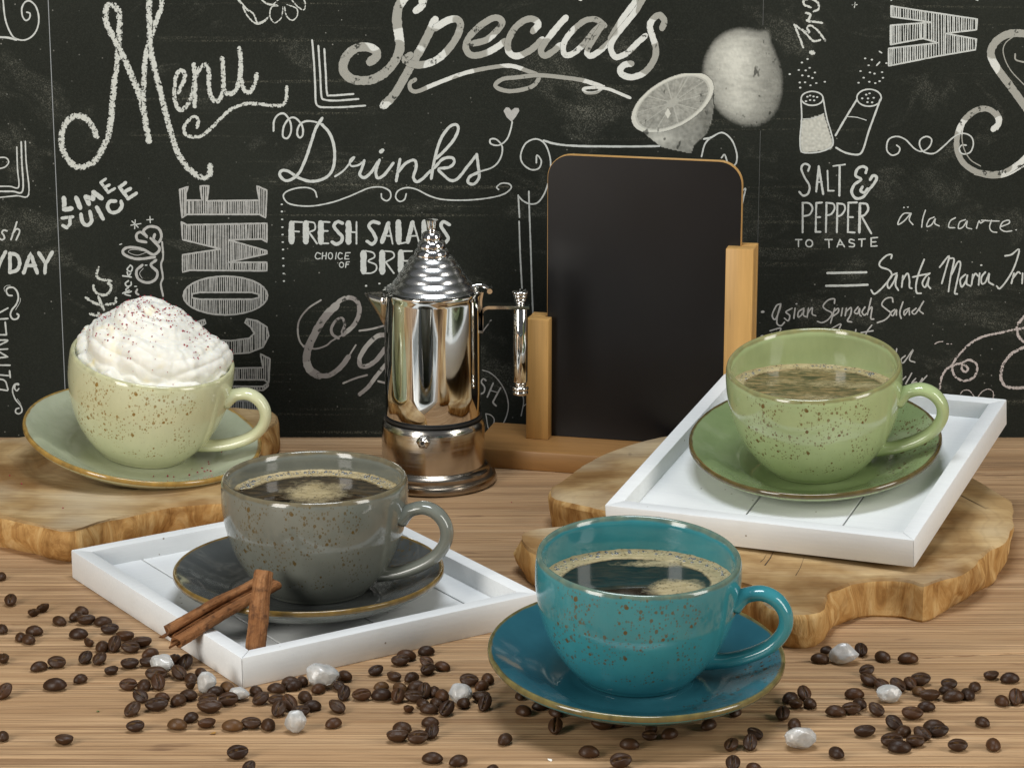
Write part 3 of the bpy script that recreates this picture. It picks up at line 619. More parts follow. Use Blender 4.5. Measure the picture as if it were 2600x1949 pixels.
# crockery frames (position, tilt about x, tilt about y) solved from the photograph
def frame(x, y, z, rx=0, ry=0): return Matrix.Translation((x, y, z)) @ (Matrix.Rotation(ry, 4, 'Y') @ Matrix.Rotation(rx, 4, 'X'))
FG = frame(-.112, 1.4416, .0240)
FB = frame(.0622, 1.2985, .0290, .0879, .0251)
FE = frame(.1792, 1.5677, .0622, .1787, -.0628)
FC = frame(-.2309, 1.6588, .0395, .1238, .1548)
SB = .018   # saucer rim height above its foot
# left slice
Mc = FC
def cream_plane(x, y):   # world z of the saucer foot plane
    n = (Mc.to_3x3() @ Vector((0, 0, 1))); p = Mc @ Vector((0, 0, -SB)); return p.z-((x-p.x)*n.x+(y-p.y)*n.y)/n.z
def zleft(x, y, ze, s):
    p = Mc @ Vector((0, 0, -SB)); d = hypot(x-p.x, y-p.y); t = max(0.0, min(1.0, (.062-d)/.016)); t = t*t*(3-2*t)
    return .0205*(1-t)+(cream_plane(x, y)-.0002)*t
oz = lambda pts, z: [at_z(x, y, z) for x, y in pts]
left_outline = oz([(-420, 1190), (-330, 1270), (-120, 1292), (0, 1308), (63, 1324), (127, 1342), (177, 1350), (222, 1339), (250, 1324), (285, 1318), (332, 1308), (412, 1285), (475, 1274), (560, 1270), (700, 1262), (850, 1248), (980, 1236), (1030, 1222), (1030, 1205), (900, 1190), (760, 1172), (660, 1152), (640, 1138), (668, 1100), (706, 1072)], .0205)
left_outline += [Vector((at_z(700, 1052, .0225).x, 1.768, .0225)), Vector((at_z(579, 1032, .024).x, 1.775, .024)), Vector((at_z(450, 1032, .022).x, 1.772, .022))]
left_outline += oz([(250, 1062), (76, 1104), (0, 1116), (-200, 1130)], .0205)
wood_slice('wood_slice', left_outline, 'pale teak slice with a rough cut edge under the cream cup with whipped cream', 'natural edge teak slices', 3.1, zleft, Mc @ Vector((0, 0, -SB)))
right_outline = oz([(1313, 1349), (1340, 1343), (1430, 1333), (1540, 1326), (1575, 1310), (1560, 1292), (1500, 1278), (1434, 1265), (1399, 1255), (1403, 1238), (1419, 1223), (1467, 1188), (1530, 1152), (1609, 1124), (1688, 1106), (1850, 1096), (2050, 1100), (2250, 1130), (2400, 1180), (2478, 1213), (2553, 1261), (2566, 1295), (2568, 1335), (2536, 1381), (2484, 1414), (2432, 1451), (2380, 1474), (2343, 1489), (2322, 1474), (2299, 1469), (2250, 1467), (2217, 1466), (2180, 1471), (2150, 1484), (2115, 1497), (2098, 1512), (2100, 1530), (2080, 1545), (2060, 1553), (2017, 1551), (1974, 1546), (1945, 1525), (1918, 1490), (1880, 1478), (1750, 1465), (1600, 1450), (1450, 1430), (1360, 1405), (1330, 1385), (1316, 1367)], .0220)
wood_slice('wood_slice', right_outline, 'wavy edged teak slice under the tilted white tray behind the teal cup', 'natural edge teak slices', 8.4, None, at_z(2050, 1330, .022), .0022)

MCK = NT('wood_crack', color=(.022, .012, .006), rough=.9).m
def crack(board, inner, edge, wd):
    a = at_z(inner[0], inner[1], 0); b = at_z(edge[0], edge[1], 0); d = (b-a).normalized(); n = Vector((-d.y, d.x, 0)); v = []
    e = b+d*.0007
    for p, w_ in ((a, .00004), (a.lerp(b, .6)+n*.0006, wd), (e, wd*1.3)):
        for s_ in (-1, 1):
            for z in (.0015, .02206): v.append(tuple(p+n*w_*s_+Vector((0, 0, z))))
    f = []
    for i in (0, 4): f += [(i+1, i+3, i+7, i+5), (i, i+1, i+5, i+4), (i+2, i+6, i+7, i+3)]
    f.append((8, 9, 11, 10)); o = pyd('crack', v, f, MCK, board, False)
rslice = bpy.data.objects['wood_slice.001']
crack(rslice, (1966, 1484), (1940, 1529), .00028); crack(rslice, (1944, 1500), (1929, 1520), .00016); crack(rslice, (2040, 1505), (2018, 1556), .00012)
# ------------------------------------------------------------------ white trays
def white_mat():
    m = NT('white_painted_wood', rough=.5, spec=.25)
    g = m.noise(m.pos((30, 500, 500)), 1, 4, .6); d = m.noise(m.pos(), 38, 3, .6)
    col = m.ramp(g, [(.25, (.735, .75, .755)), (.75, (.785, .80, .80))])
    col = m.mix(m.ramp(d, [(.60, 0.0), (.80, .16)]), col, (.52, .50, .44))
    sp = m.ramp(m.vor(m.pos(), 120), [(.05, .85), (.09, 0.0)]); kz = m.ramp(m.noise(m.pos((1, 1, 1), (3, 3, 3)), 30, 1), [(.60, 0.0), (.64, 1.0)])
    col = m.mix(m.math('MULTIPLY', sp, kz), col, (.22, .17, .12))
    m.set('color', col); m.set('nrm', m.bump(m.math('ADD', m.math('MULTIPLY', g, .4), m.math('MULTIPLY', m.noise(m.pos(), 500, 3), .7)), .25, .0004)); return m.m
MWH = white_mat()
def tray(M, s, s2, t, cuts, label):
    """local: x along the front side 0..s, y 0..s2, z from 0 (foot) to t"""
    root = empty('serving_tray', label, 'tray', 'white wooden trays', M)
    wd = .0088; fl = .006
    def side(a, b, c_, d):   # mitred quad footprint extruded
        bm = bmesh.new(); lo = [bm.verts.new((p[0], p[1], 0)) for p in (a, b, c_, d)]; hi = [bm.verts.new((p[0], p[1], t)) for p in (a, b, c_, d)]
        bm.faces.new(lo[::-1]); bm.faces.new(hi)
        for i in range(4): bm.faces.new((lo[i], lo[(i+1) % 4], hi[(i+1) % 4], hi[i]))
        bevel(bm, .0005, 2); o = obj('tray_side', bm, MWH, root, True); auto(o, 30); return o
    e = .00014
    side((e, 0), (s-e, 0), (s-wd-e, wd), (wd+e, wd)); side((s, e), (s, s2-e), (s-wd, s2-wd-e), (s-wd, wd+e))
    side((s-e, s2), (e, s2), (wd+e, s2-wd), (s-wd-e, s2-wd)); side((0, s2-e), (0, e), (wd, wd+e), (wd, s2-wd-e))
    cs = [0]+cuts+[1]
    for a, b in zip(cs[:-1], cs[1:]):
        bm = bmesh.new(); x0 = wd+a*(s-2*wd); x1 = wd+b*(s-2*wd)
        box(bm, x0+(.0005 if a else -.0), x1-(.0005 if b < 1 else 0), wd-.0002, s2-wd+.0002, fl-.0035, fl); bevel(bm, .0003, 1)
        obj('floor_plank', bm, MWH, root, False)
    bm = bmesh.new(); box(bm, wd, s-wd, wd, s2-wd, fl-.005, fl-.0036); obj('tray_bottom', bm, NT('tray_groove_paint', color=(.42, .44, .42), rough=.7).m, root, False)
    return root
tray(Matrix.Translation((-.1378, 1.3207, 0)) @ Matrix.Rotation(.5794, 4, 'Z'), .1822, .2079, .0166, [.19, .54, .89], 'white wooden tray standing flat on the table under the grey cup')
M2 = Matrix.Translation((.0531, 1.5087, .0389)) @ Matrix.Rotation(-.413, 4, 'Z') @ Matrix.Rotation(-.0163, 4, 'Y') @ Matrix.Rotation(.1361, 4, 'X') @ Matrix.Translation((0, 0, -.0166))
tray(M2, .1822, .2079, .0166, [.40, .75], 'white wooden tray tilted forward on the teak slice under the green cup')
# small block that carries the raised back edge of the tilted tray
bmw = bmesh.new(); box(bmw, -.03, .03, -.012, .012, 0, .0185); bevel(bmw, .001, 2)
blk = obj('support_block', bmw, MWH, None, False); blk.matrix_world = Matrix.Translation((.205, 1.628, .0221)) @ Matrix.Rotation(-.413, 4, 'Z')
tag(blk, 'small white block under the raised back edge of the tilted tray', 'block')
# ------------------------------------------------------------------ speckled stoneware
def glaze(name, c1, c2, rim, kind, spk=1.0, dark=(.080, .052, .014), az=(0, -1)):
    m = NT(name, rough=.13, spec=.5, coat=.35, coatr=.04)
    p = m.pos(); s = m.sep(p)
    n = m.noise(p, 26, 3, .5); n2 = m.noise(m.pos((1, 1, .35)), 210, 3, .6)
    col = m.mix(m.ramp(n, [(.3, 0.0), (.7, 1.0)]), c1, c2)
    col = m.mix(m.ramp(n2, [(.35, .16), (.75, 0.0)]), col, m.mix(1.0, col, (.55, .6, .6), 'MULTIPLY'))
    if kind == 'cup':
        reg = m.math('MULTIPLY', m.math('SUBTRACT', 1.0, m.math('MULTIPLY', m.math('ABSOLUTE', s[0]), 22.0)), 3.0, clamp=True)
        fr = m.math('MULTIPLY', m.math('MULTIPLY', s[1], -60.0), 1.0, clamp=True)
        zz = m.math('SUBTRACT', 1.0, m.math('POWER', m.math('MULTIPLY', m.math('SUBTRACT', s[2], .038), 34.0), 4.0), clamp=True)
        reg = m.math('MULTIPLY', m.math('MULTIPLY', reg, fr), zz)
        edge = m.math('SUBTRACT', m.math('ADD', s[2], m.math('MULTIPLY', m.noise(p, 70, 3), .0024)), .0632)
        rm = m.math('MULTIPLY', edge, 900.0, clamp=True)
    else:
        r = m.math('SQRT', m.math('ADD', m.math('POWER', s[0], 2.0), m.math('POWER', s[1], 2.0)))
        d = m.math('ADD', m.math('MULTIPLY', s[0], az[0]), m.math('MULTIPLY', s[1], az[1]))
        reg = m.math('MULTIPLY', m.math('SUBTRACT', d, .030), 60.0, clamp=True)
        reg = m.math('MULTIPLY', reg, m.math('MULTIPLY', m.math('SUBTRACT', r, .036), 120.0, clamp=True))
        edge = m.math('SUBTRACT', m.math('ADD', r, m.math('MULTIPLY', m.noise(p, 60, 3), .003)), .0733)
        rm = m.math('MULTIPLY', m.math('MULTIPLY', edge, 1300.0, clamp=True), m.math('MULTIPLY', m.math('SUBTRACT', s[2], .0150), 2500.0, clamp=True))
    blob = m.math('ADD', m.ramp(m.noise(m.pos((1, 1, 1), (.3, .1, .2)), 60, 2, .5), [(.40, 0.0), (.54, 1.0)]), 0.0)
    reg = m.math('MULTIPLY', reg, m.math('ADD', .35, blob), clamp=True)
    wob = m.math('MULTIPLY', m.math('SUBTRACT', m.noise(p, 600, 2), .5), .28)
    def spots(scale, size, seed):
        vd = m.vor(m.pos((1, 1, .8), (seed, seed*.7, 0)), scale); vc = m.vor(m.pos((1, 1, .8), (seed, seed*.7, 0)), scale, out='Color')
        rnd = m.sep(vc)[0]
        thr = m.math('MULTIPLY', m.math('MULTIPLY', m.math('POWER', rnd, 1.25), size), reg)
        dd = m.math('SUBTRACT', thr, m.math('ADD', vd, m.math('MULTIPLY', wob, .5)))
        return m.math('MULTIPLY', dd, 22.0, clamp=True)
    a = spots(230, .30, .11); b = spots(400, .46, .33); c = spots(760, .55, .71)
    fl = m.math('MAXIMUM', m.math('MAXIMUM', a, m.math('MULTIPLY', b, .8)), m.math('MULTIPLY', c, .55))
    fl = m.math('MULTIPLY', fl, spk*.95)
    col = m.mix(fl, col, m.mix(m.noise(p, 300, 2), dark, tuple(min(1, k*1.7) for k in dark)))
    rc = m.mix(m.ramp(m.noise(m.pos((1, 1, .3), (1, 0, 0)), 160, 3, .6), [(.35, 0.0), (.65, 1.0)]), tuple(k*.6 for k in rim), tuple(k*1.05 for k in rim))
    col = m.mix(m.math('MULTIPLY', rm, .62 if kind == 'cup' else .92), col, rc)
    m.set('color', col); m.set('nrm', m.bump(m.noise(p, 55, 2), .10, .0012)); return m.m
KR, KZ = .00929, .00886
outer = [(0, 0.15), (1.9, 0.15), (2.6, 0), (3.0, 0), (3.14, .08), (3.20, .20), (3.62, .62), (4.22, 1.42), (4.72, 2.35), (5.10, 3.4), (5.33, 4.3), (5.48, 5.3), (5.52, 6.3), (5.49, 7.0), (5.44, 7.2), (5.36, 7.3), (5.26, 7.3), (5.18, 7.2)]
inner = [(5.10, 6.9), (5.12, 6.2), (5.10, 5.3), (4.94, 4.3), (4.60, 3.3), (4.1, 2.35), (3.5, 1.6), (2.8, 1.05), (1.6, .75), (0, .7)]
def prof(pts): return [(max(0, r*KR), z*KZ) for r, z in pts]
op = [tuple(q) for q in spline(outer[5:14], 4)]; ip = [tuple(q) for q in spline(inner, 4)]
CUPV = lathe(prof(outer[:5]+op+outer[14:]+ip), 128)
HP = [(5.25, 5.05), (5.9, 5.55), (6.7, 5.75), (7.45, 5.45), (7.95, 4.75), (8.02, 3.9), (7.65, 3.05), (6.95, 2.35), (6.0, 1.80), (5.0, 1.42), (4.2, 1.28), (3.55, 1.24)]
def handle_mesh():
    q = spline([(r*KR, 0, z*KZ) for r, z in HP], 6); n = len(q); sc = []
    for i in range(n):
        t = i/(n-1); k = 1+.75*max(0, 1-t/.10)**1.5+.15*max(0, (t-.9)/.1); th = 1+.55*max(0, 1-t/.10)**1.5+.35*max(0, (t-.85)/.15); sc.append((k*(1.0-.12*sin(pi*t)), th))
    sec = [(a*abs(cos(2*pi*i/24))**0*cos(2*pi*i/24), b*sin(2*pi*i/24)) for i in range(24) for a, b in ((.0058, .0036),)]
    return sweep([tuple(p) for p in q], sec, up=(0, 1, 0), scale=[(b_*.62, a_*1.61) for a_, b_ in sc])
SAUP = [(0, .0022), (.0350, .0022), (.0362, 0), (.0398, 0), (.0412, .0022), (.052, .0042), (.062, .0078), (.070, .0124), (.0730, .0144), (.0746, .0162), (.0744, .0180), (.0736, .0187), (.0718, .0180), (.066, .0150), (.058, .0108), (.050, .0078), (.0445, .0061), (.0360, .0053), (.0330, .0050), (.0300, .0049), (.0272, .0049), (0, .0049)]
SAUV = lathe(SAUP[:5]+[tuple(q) for q in spline(SAUP[4:10], 4)][1:]+SAUP[10:12]+[tuple(q) for q in spline(SAUP[11:], 4)][1:], 144)
SID = []
for x_, y_, z_ in SAUV[0]: SID.append(0)
NLOW = 1
def _mark():
    full = SAUP[:5]+[tuple(q) for q in spline(SAUP[4:10], 4)][1:]; n_low = 1+144*(len(full)-2)
    for i in range(len(SID)): SID[i] = 0 if i < n_low else 5
_mark()
def fix0(V): return [(x, y, z) for x, y, z in V]
def crockery(FR, dx, dy, haz, mc, ms, lc, ls, sname='saucer'):
    sa = pyd('saucer', fix0(SAUV[0]), SAUV[1], [ms, mc]); sa.matrix_world = FR @ Matrix.Translation((0, 0, -SB)); tag(sa, ls, 'saucer', 'speckled stoneware saucers')
    Mc_ = FR @ Matrix.Translation((dx, dy, -SB+.0049)) @ Matrix.Rotation(R_(haz), 4, 'Z')
    cu = empty('coffee_cup', lc, 'cup', 'speckled stoneware cups', Mc_)
    body = pyd('cup_body', CUPV[0], CUPV[1], mc, cu); v, f = handle_mesh(); h = pyd('handle', v, f, mc, cu)
    rz_ = SAUV[0]; sa.data.polygons.foreach_set('material_index', [1 if all(SID[k] < NLOW for k in p.vertices) else 0 for p in sa.data.polygons])
    for o in (body, h, sa):
        bm = bmesh.new(); bm.from_mesh(o.data); bmesh.ops.remove_doubles(bm, verts=bm.verts, dist=1e-6); bmesh.ops.recalc_face_normals(bm, faces=bm.faces); bm.to_mesh(o.data); bm.free()
    return Mc_
BR = (.16, .095, .022)
GLZ = lambda nm, a, b, rim, **k: glaze(nm, a, b, rim, 'cup', **k)
McG = crockery(FG, .0038, .0037, -13, GLZ('grey_glaze', (.160, .170, .145), (.200, .212, .182), (.17, .12, .045)), glaze('slate_saucer_glaze', (.066, .071, .070), (.095, .102, .100), (.22, .135, .032), 'saucer', az=(.93, .36)),
    'grey speckled cup of black coffee in the tray with cinnamon sticks', 'dark grey brown rimmed saucer carrying the grey cup and cinnamon sticks')
McB = crockery(FB, -.0006, .0021, -12, GLZ('teal_glaze', (.036, .225, .268), (.056, .290, .335), (.20, .17, .065)), glaze('teal_saucer_glaze', (.024, .118, .158), (.036, .160, .205), (.20, .155, .045), 'saucer', az=(.74, -.67), dark=(.045, .025, .008)),
    'teal blue speckled cup of black coffee at the front among the beans', 'teal blue speckled saucer resting on coffee beans at the front')
McE = crockery(FE, -.0006, -.0066, -14, GLZ('green_glaze', (.365, .450, .215), (.425, .510, .270), (.19, .12, .03), dark=(.105, .058, .014)), glaze('green_saucer_glaze', (.215, .290, .125), (.270, .345, .160), (.105, .062, .018), 'saucer', az=(.97, -.22), dark=(.075, .035, .010)),
    'bright green speckled cup of coffee in the raised tray at right', 'green dark rimmed saucer in the raised white tray')
McC = crockery(FC, .0006, .0021, -6, GLZ('cream_glaze', (.590, .600, .375), (.660, .665, .440), (.52, .50, .28), dark=(.20, .115, .020)), glaze('sage_saucer_glaze', (.420, .450, .310), (.480, .505, .360), (.38, .215, .035), 'saucer', spk=.0),
    'pale cream green cup heaped with whipped cream at left', 'sage green gold rimmed saucer under the whipped cream cup')

# ------------------------------------------------------------------ coffee
def coffee_mat(film):
    m = NT('coffee_surface', spec=.5)
    p = m.pos(); f = m.attr('foam'); n = m.noise(p, 420, 3, .6); sw = m.noise(m.pos((60, 260, 1), (0, 0, 0)), 1, 4, .6, 2.0)
    k = m.math('ADD', f, m.math('MULTIPLY', m.math('SUBTRACT', n, .5), .35))
    mask = m.ramp(k, [(.32, 0.0), (.70, 1.0)])
    v1 = m.vor(p, 520); v2 = m.vor(m.pos((1, 1, 1), (2, 2, 2)), 1150)
    hz = m.ramp(m.noise(m.pos((1, 1, 1), (6, 6, 0)), 150, 2), [(.35, .12), (.62, .40)])
    h1 = m.math('MULTIPLY', m.math('SUBTRACT', hz, v1), 9.0, clamp=True); h2 = m.math('MULTIPLY', m.math('SUBTRACT', m.math('MULTIPLY', hz, .85), v2), 9.0, clamp=True)
    hole = m.math('MAXIMUM', m.math('MULTIPLY', h1, .75), m.math('MULTIPLY', h2, .5))
    fc = m.mix(hole, m.mix(m.ramp(sw, [(.35, 0.0), (.65, 1.0)]), (.36, .28, .14), (.52, .43, .25)), (.070, .046, .018))
    dark = m.mix(m.ramp(sw, [(.40, 0.0), (.70, film)]), (.0085, .0060, .0045), (.40, .255, .115))
    m.set('color', m.mix(mask, dark, fc)); m.set('rough', m.ramp(mask, [(0, .04), (1.0, .42)]))
    m.set('nrm', m.bump(m.math('MULTIPLY', m.math('SUBTRACT', m.math('MULTIPLY', n, .4), hole), mask), .5, .0004)); return m.m
MBUB = NT('foam_bubble', color=(.10, .105, .11), rough=.06, spec=.8, coat=.6).m
MBUB2 = NT('foam_bubble_rim', color=(.56, .49, .32), rough=.3).m
def blend(a, b, x): t = max(0.0, min(1.0, (x-a)/(b-a))); return t*t*(3-2*t)
def coffee(Mc_, depth, ffn, film, label, nb, sd):
    rimz = 7.3*KZ; c = Mc_ @ Vector((0, 0, rimz)); zl = c.z-depth; IP = prof(ip); seg = 120; loop = []
    for k in range(seg):
        a = 2*pi*k/seg; prev = None
        for r, z in IP:
            q = Mc_ @ Vector((r*cos(a), r*sin(a), z))
            if prev is not None and (prev.z-zl)*(q.z-zl) <= 0:
                t = (prev.z-zl)/(prev.z-q.z+1e-12); loop.append(prev.lerp(q, t)); break
            prev = q
    cen = sum(loop, Vector())/len(loop); K = 46; v = []; f = []; fo = []
    for i in range(K+1):
        s = 1-i/K
        for k in range(seg):
            d = (loop[k]-cen)*s*(1.006 if i == 0 else 1); u, w_ = d.x/.047, d.y/.047; rho = s
            h = ffn(u, w_, rho) if i < K else 0
            nn = noise.noise(Vector((u*5, w_*5, sd)))*.16+noise.noise(Vector((u*14, w_*14, sd)))*.10
            h = max(0, min(1, h+nn)) ; fo.append(h)
            men = .0011*max(0, (s-.955)/.045)**2+(.0007+.0009*max(0, noise.noise(Vector((k*.45, i*.7, sd)))))*blend(.4, .75, h)*blend(.5, .9, rho)
            v.append((d.x+cen.x, d.y+cen.y, zl+men))
    for i in range(K):
        for k in range(seg): f.append((i*seg+k, i*seg+(k+1) % seg, (i+1)*seg+(k+1) % seg, (i+1)*seg+k))
    root = empty('coffee', label, 'coffee', 'coffees in the cups', Matrix.Translation(cen))
    o = pyd('coffee_surface', [(a-cen.x, b-cen.y, z-cen.z) for a, b, z in v], f, coffee_mat(film), root); bm = bmesh.new(); bm.from_mesh(o.data); bmesh.ops.recalc_face_normals(bm, faces=bm.faces)
    if sum(fc.normal.z for fc in bm.faces) < 0: bmesh.ops.reverse_faces(bm, faces=bm.faces)
    bm.to_mesh(o.data); bm.free()
    at = o.data.attributes.new('foam', 'FLOAT', 'POINT'); at.data.foreach_set('value', fo)
    rr = random.Random(sd); vv = []; ff = []; mi = []; put = []; tries = 0
    while len(put) < nb and tries < nb*60:
        tries += 1; k = rr.randrange(seg); s = 1-abs(rr.gauss(0, .055))-.012
        if s < .7: continue
        d = (loop[k]-cen)*s; u, w_ = d.x/.047, d.y/.047
        if ffn(u, w_, s) < .5 or (w_ < .0 and rr.random() < .6): continue
        r = (.00024+.00115*rr.random()**2.3)*(1.0 if w_ > .3 else .7)
        if any(hypot(d.x-a, d.y-b) < (r+c_)*.9 for a, b, c_ in put): continue
        put.append((d.x, d.y, r)); z0 = .0009-r*.25
        for rad, mt, dz in ((r, 0, 0.0),):
            base = len(vv)
            for j in range(4):
                e = j/3*pi/2
                for q in range(10): vv.append((d.x+rad*cos(e)*cos(q*.6283), d.y+rad*cos(e)*sin(q*.6283), z0+rad*.75*sin(e)))
            for j in range(3):
                for q in range(10): ff.append((base+j*10+q, base+j*10+(q+1) % 10, base+(j+1)*10+(q+1) % 10, base+(j+1)*10+q)); mi.append(0)
            b2 = len(vv)   # pale foam collar round the bubble
            for rr_, zz in ((1.0, .10), (1.22, .22), (1.45, -.1)):
                for q in range(10): vv.append((d.x+rad*rr_*cos(q*.6283), d.y+rad*rr_*sin(q*.6283), z0+rad*zz))
            for j in range(2):
                for q in range(10): ff.append((b2+j*10+q, b2+(j+1)*10+q, b2+(j+1)*10+(q+1) % 10, b2+j*10+(q+1) % 10)); mi.append(1)
    b = pyd('foam_bubbles', vv, ff, [MBUB, MBUB2], root); b.data.polygons.foreach_set('material_index', mi); b['kind'] = 'stuff'
def fG(u, v, r):
    a = atan2(v, u); back = blend(.15, .45, sin(a)); t = blend(1-.19*back-.03, 1.0-.11*back, r)*back*1.0
    pat = math.exp(-((u+.02)/.42)**2-((v-.18)/.55)**2)*.80
    return max(t, pat)
def fB(u, v, r):
    a = atan2(v, u); t = blend(.74, .84, r+.05*cos(a)*.6+.03*abs(sin(a)))
    isl = math.exp(-((u-.42)/.33)**2-((v+.22)/.34)**2)*1.05; is2 = math.exp(-((u+.33)/.20)**2-((v+.62)/.14)**2)*1.1
    is3 = math.exp(-((u-.25)/.7)**2-((v-.62)/.16)**2)*.62
    return max(t*(1 if v > -.45 else .55), isl, is2, is3)
def fE(u, v, r):
    t = blend(.80, .93, r); return max(t, .34+.22*sin(v*9+u*1.5)*(.6+.4*sin(u*3)))
coffee(McG, .0122, fG, .25, 'black coffee with a tan foam patch in the grey cup', 150, 11)
coffee(McB, .0152, fB, .10, 'black coffee ringed with pale foam in the teal cup', 190, 12)
coffee(McE, .0150, fE, 1.0, 'brown film covered coffee in the bright green cup', 110, 13)

# ------------------------------------------------------------------ whipped cream
m = NT('whipped_cream', rough=.42, spec=.3, sss=.35)
m.b.inputs['Subsurface Radius'].default_value = (1.0, .85, .6); m.b.inputs['Subsurface Scale'].default_value = .003
p_ = m.pos(); yl = m.ramp(m.noise(m.pos((1, 1, 1), (1, 2, 3)), 75, 2, .5), [(.60, 0.0), (.74, .60)])
m.set('color', m.mix(yl, (.78, .765, .69), (.82, .71, .40))); m.set('nrm', m.bump(m.math('ADD', m.noise(p_, 330, 4, .65), m.math('MULTIPLY', m.noise(p_, 120, 3), .6)), .35, .0008)); MCR = m.m
def cream_pt(rho, a):
    """heap in the cup frame, rim plane at z = 7.3*KZ"""
    rz = 7.3*KZ; nz = noise.noise(Vector((cos(a)*1.6, sin(a)*1.6, 2.2)))
    R = .0466+.0016*nz+.0016*noise.noise(Vector((cos(a)*5, sin(a)*5, 7)))
    ox, oy = -.0065*(1-rho), .002
    r = R*rho; h = .0365*max(0, 1-rho**1.4)**.88
    x = r*cos(a)+ox; y = r*sin(a)+oy; z = h
    nrm = Vector((cos(a)*(.2+.62*rho), sin(a)*(.2+.62*rho), 1-.45*rho)).normalized()
    # swirling folds
    wb = .26*noise.noise(Vector((x*26, y*26, 1.5)))+.03*noise.noise(Vector((x*70, y*70, 4)))
    u1 = (rho*2.9-a/(2*pi)+wb) % 1; amp = min(1, rho*3.0)*(.62+.75*noise.noise(Vector((x*24, y*24, 12))))
    fold = (max(0, sin(pi*u1**.8))**.6)*.0062*amp
    u2 = (3.0*(rho*2.9-a/(2*pi))+.9*noise.noise(Vector((x*30, y*30, 9)))) % 1; fold += (max(0, sin(pi*u2))**.7)*.0020*amp
    lump = .0078*abs(noise.noise(Vector((x*30, y*30, z*30))))+.0016*abs(noise.noise(Vector((x*85, y*85, z*85+3))))+.00045*noise.noise(Vector((x*300, y*300, z*300)))
    q = Vector((x, y, z))+nrm*(fold+lump-.0040)
    edge = max(0, (rho-.88)/.12); q.z += -.0030*edge+.0085*edge*noise.noise(Vector((cos(a)*4.5, sin(a)*4.5, 9)))
    rr = hypot(q.x, q.y)
    if q.z < .0015 and rr > .0478: k = .0478/rr; q.x *= k; q.y *= k
    q.z += rz-.002; return q
NA, NR = 300, 120; v = []; f = []
for i in range(NR+1):
    for k in range(NA): v.append(cream_pt(1.0*(i+.4)/(NR+.4), 2*pi*k/NA))
for i in range(NR):
    for k in range(NA): f.append((i*NA+k, (i+1)*NA+k, (i+1)*NA+(k+1) % NA, i*NA+(k+1) % NA))
f.append(tuple(range(NA)))
b0 = len(v)
for k in range(NA): q = v[NR*NA+k]; v.append(Vector((q.x*.93, q.y*.93, q.z-.010)))
for k in range(NA): f.append((NR*NA+k, b0+k, b0+(k+1) % NA, NR*NA+(k+1) % NA))
cr = pyd('whipped_cream', v, f, MCR); bm = bmesh.new(); bm.from_mesh(cr.data); bmesh.ops.recalc_face_normals(bm, faces=bm.faces); bm.to_mesh(cr.data); bm.free()
cr.matrix_world = McC; tag(cr, 'swirled heap of whipped cream with red sprinkles on the pale cup', 'whipped cream')
MSP = NT('red_sprinkle', color=(.30, .012, .035), rough=.5).m
def crumbs(name, pts, parent=None, smin=.00035, smax=.00085):
    rr = random.Random(3); vv = []; ff = []
    for p in pts:
        r = smin+(smax-smin)*rr.random()**1.6; b = len(vv); R0 = Euler((rr.random()*6, rr.random()*6, rr.random()*6)).to_matrix()
        for q in ((1, 0, 0), (-1.1, .1, 0), (0, 1, 0), (.1, -.8, 0), (0, 0, .8), (0, 0, -.7)): vv.append(Vector(p)+R0 @ (Vector(q)*r*rr.uniform(.7, 1.25)))
        for t in ((0, 2, 4), (2, 1, 4), (1, 3, 4), (3, 0, 4), (2, 0, 5), (1, 2, 5), (3, 1, 5), (0, 3, 5)): ff.append(tuple(b+i for i in t))
    o = pyd(name, vv, ff, MSP, parent, False); o['kind'] = 'stuff'; return o
rr = random.Random(5); pts = []
while len(pts) < 380:
    a = rr.random()*2*pi; rho = sqrt(rr.random())*.97
    if rr.random() > math.exp(-(rho/.62)**2)+.04: continue
    if rho > .98 or noise.noise(Vector((cos(a)*rho*4, sin(a)*rho*4, 6)))+rr.random()*.9 < .18: continue
    q = cream_pt(rho, a); q.z += .00035; pts.append(q)
crumbs('sprinkles', pts, cr)
pts = []
for x, y in ((1540, 915), (1345, 970), (1393, 977), (1230, 972), (1518, 965), (1583, 945), (1620, 910), (1635, 942), (1660, 942), (1668, 880), (1672, 898), (1685, 962), (1770, 823), (965, 842), (1640, 950)):
    d = ray(x*.3166, 900+y*.3166); n_ = FC.to_3x3() @ Vector((0, 0, 1)); c_ = FC @ Vector((0, 0, -.0118 if y > 900 else -.0135)); o_ = Vector((0, 0, CAMH))
    k = (c_-o_).dot(n_)/d.dot(n_); q = o_+d*k; L = FC.inverted() @ q; r = hypot(L.x, L.y)
    zz = np.interp(r, [p[0] for p in SAUP[:10:-1]], [p[1] for p in SAUP[:10:-1]]) if r < .074 else .0184
    pts.append(FC @ Vector((L.x, L.y, zz-SB+.0003)))
for x, y in ((80, 968), (172, 1034), (505, 1228)): pts.append(at_z(x*.3166, 900+y*.3166, .0209))
for x, y in ((470, 1182),): pts.append(at_z(1150+x*.3166, 900+y*.3166, .0004))
o = crumbs('spilled_sprinkles', pts); tag(o, 'few red sprinkles spilled on the sage green saucer and wood', 'sprinkles')
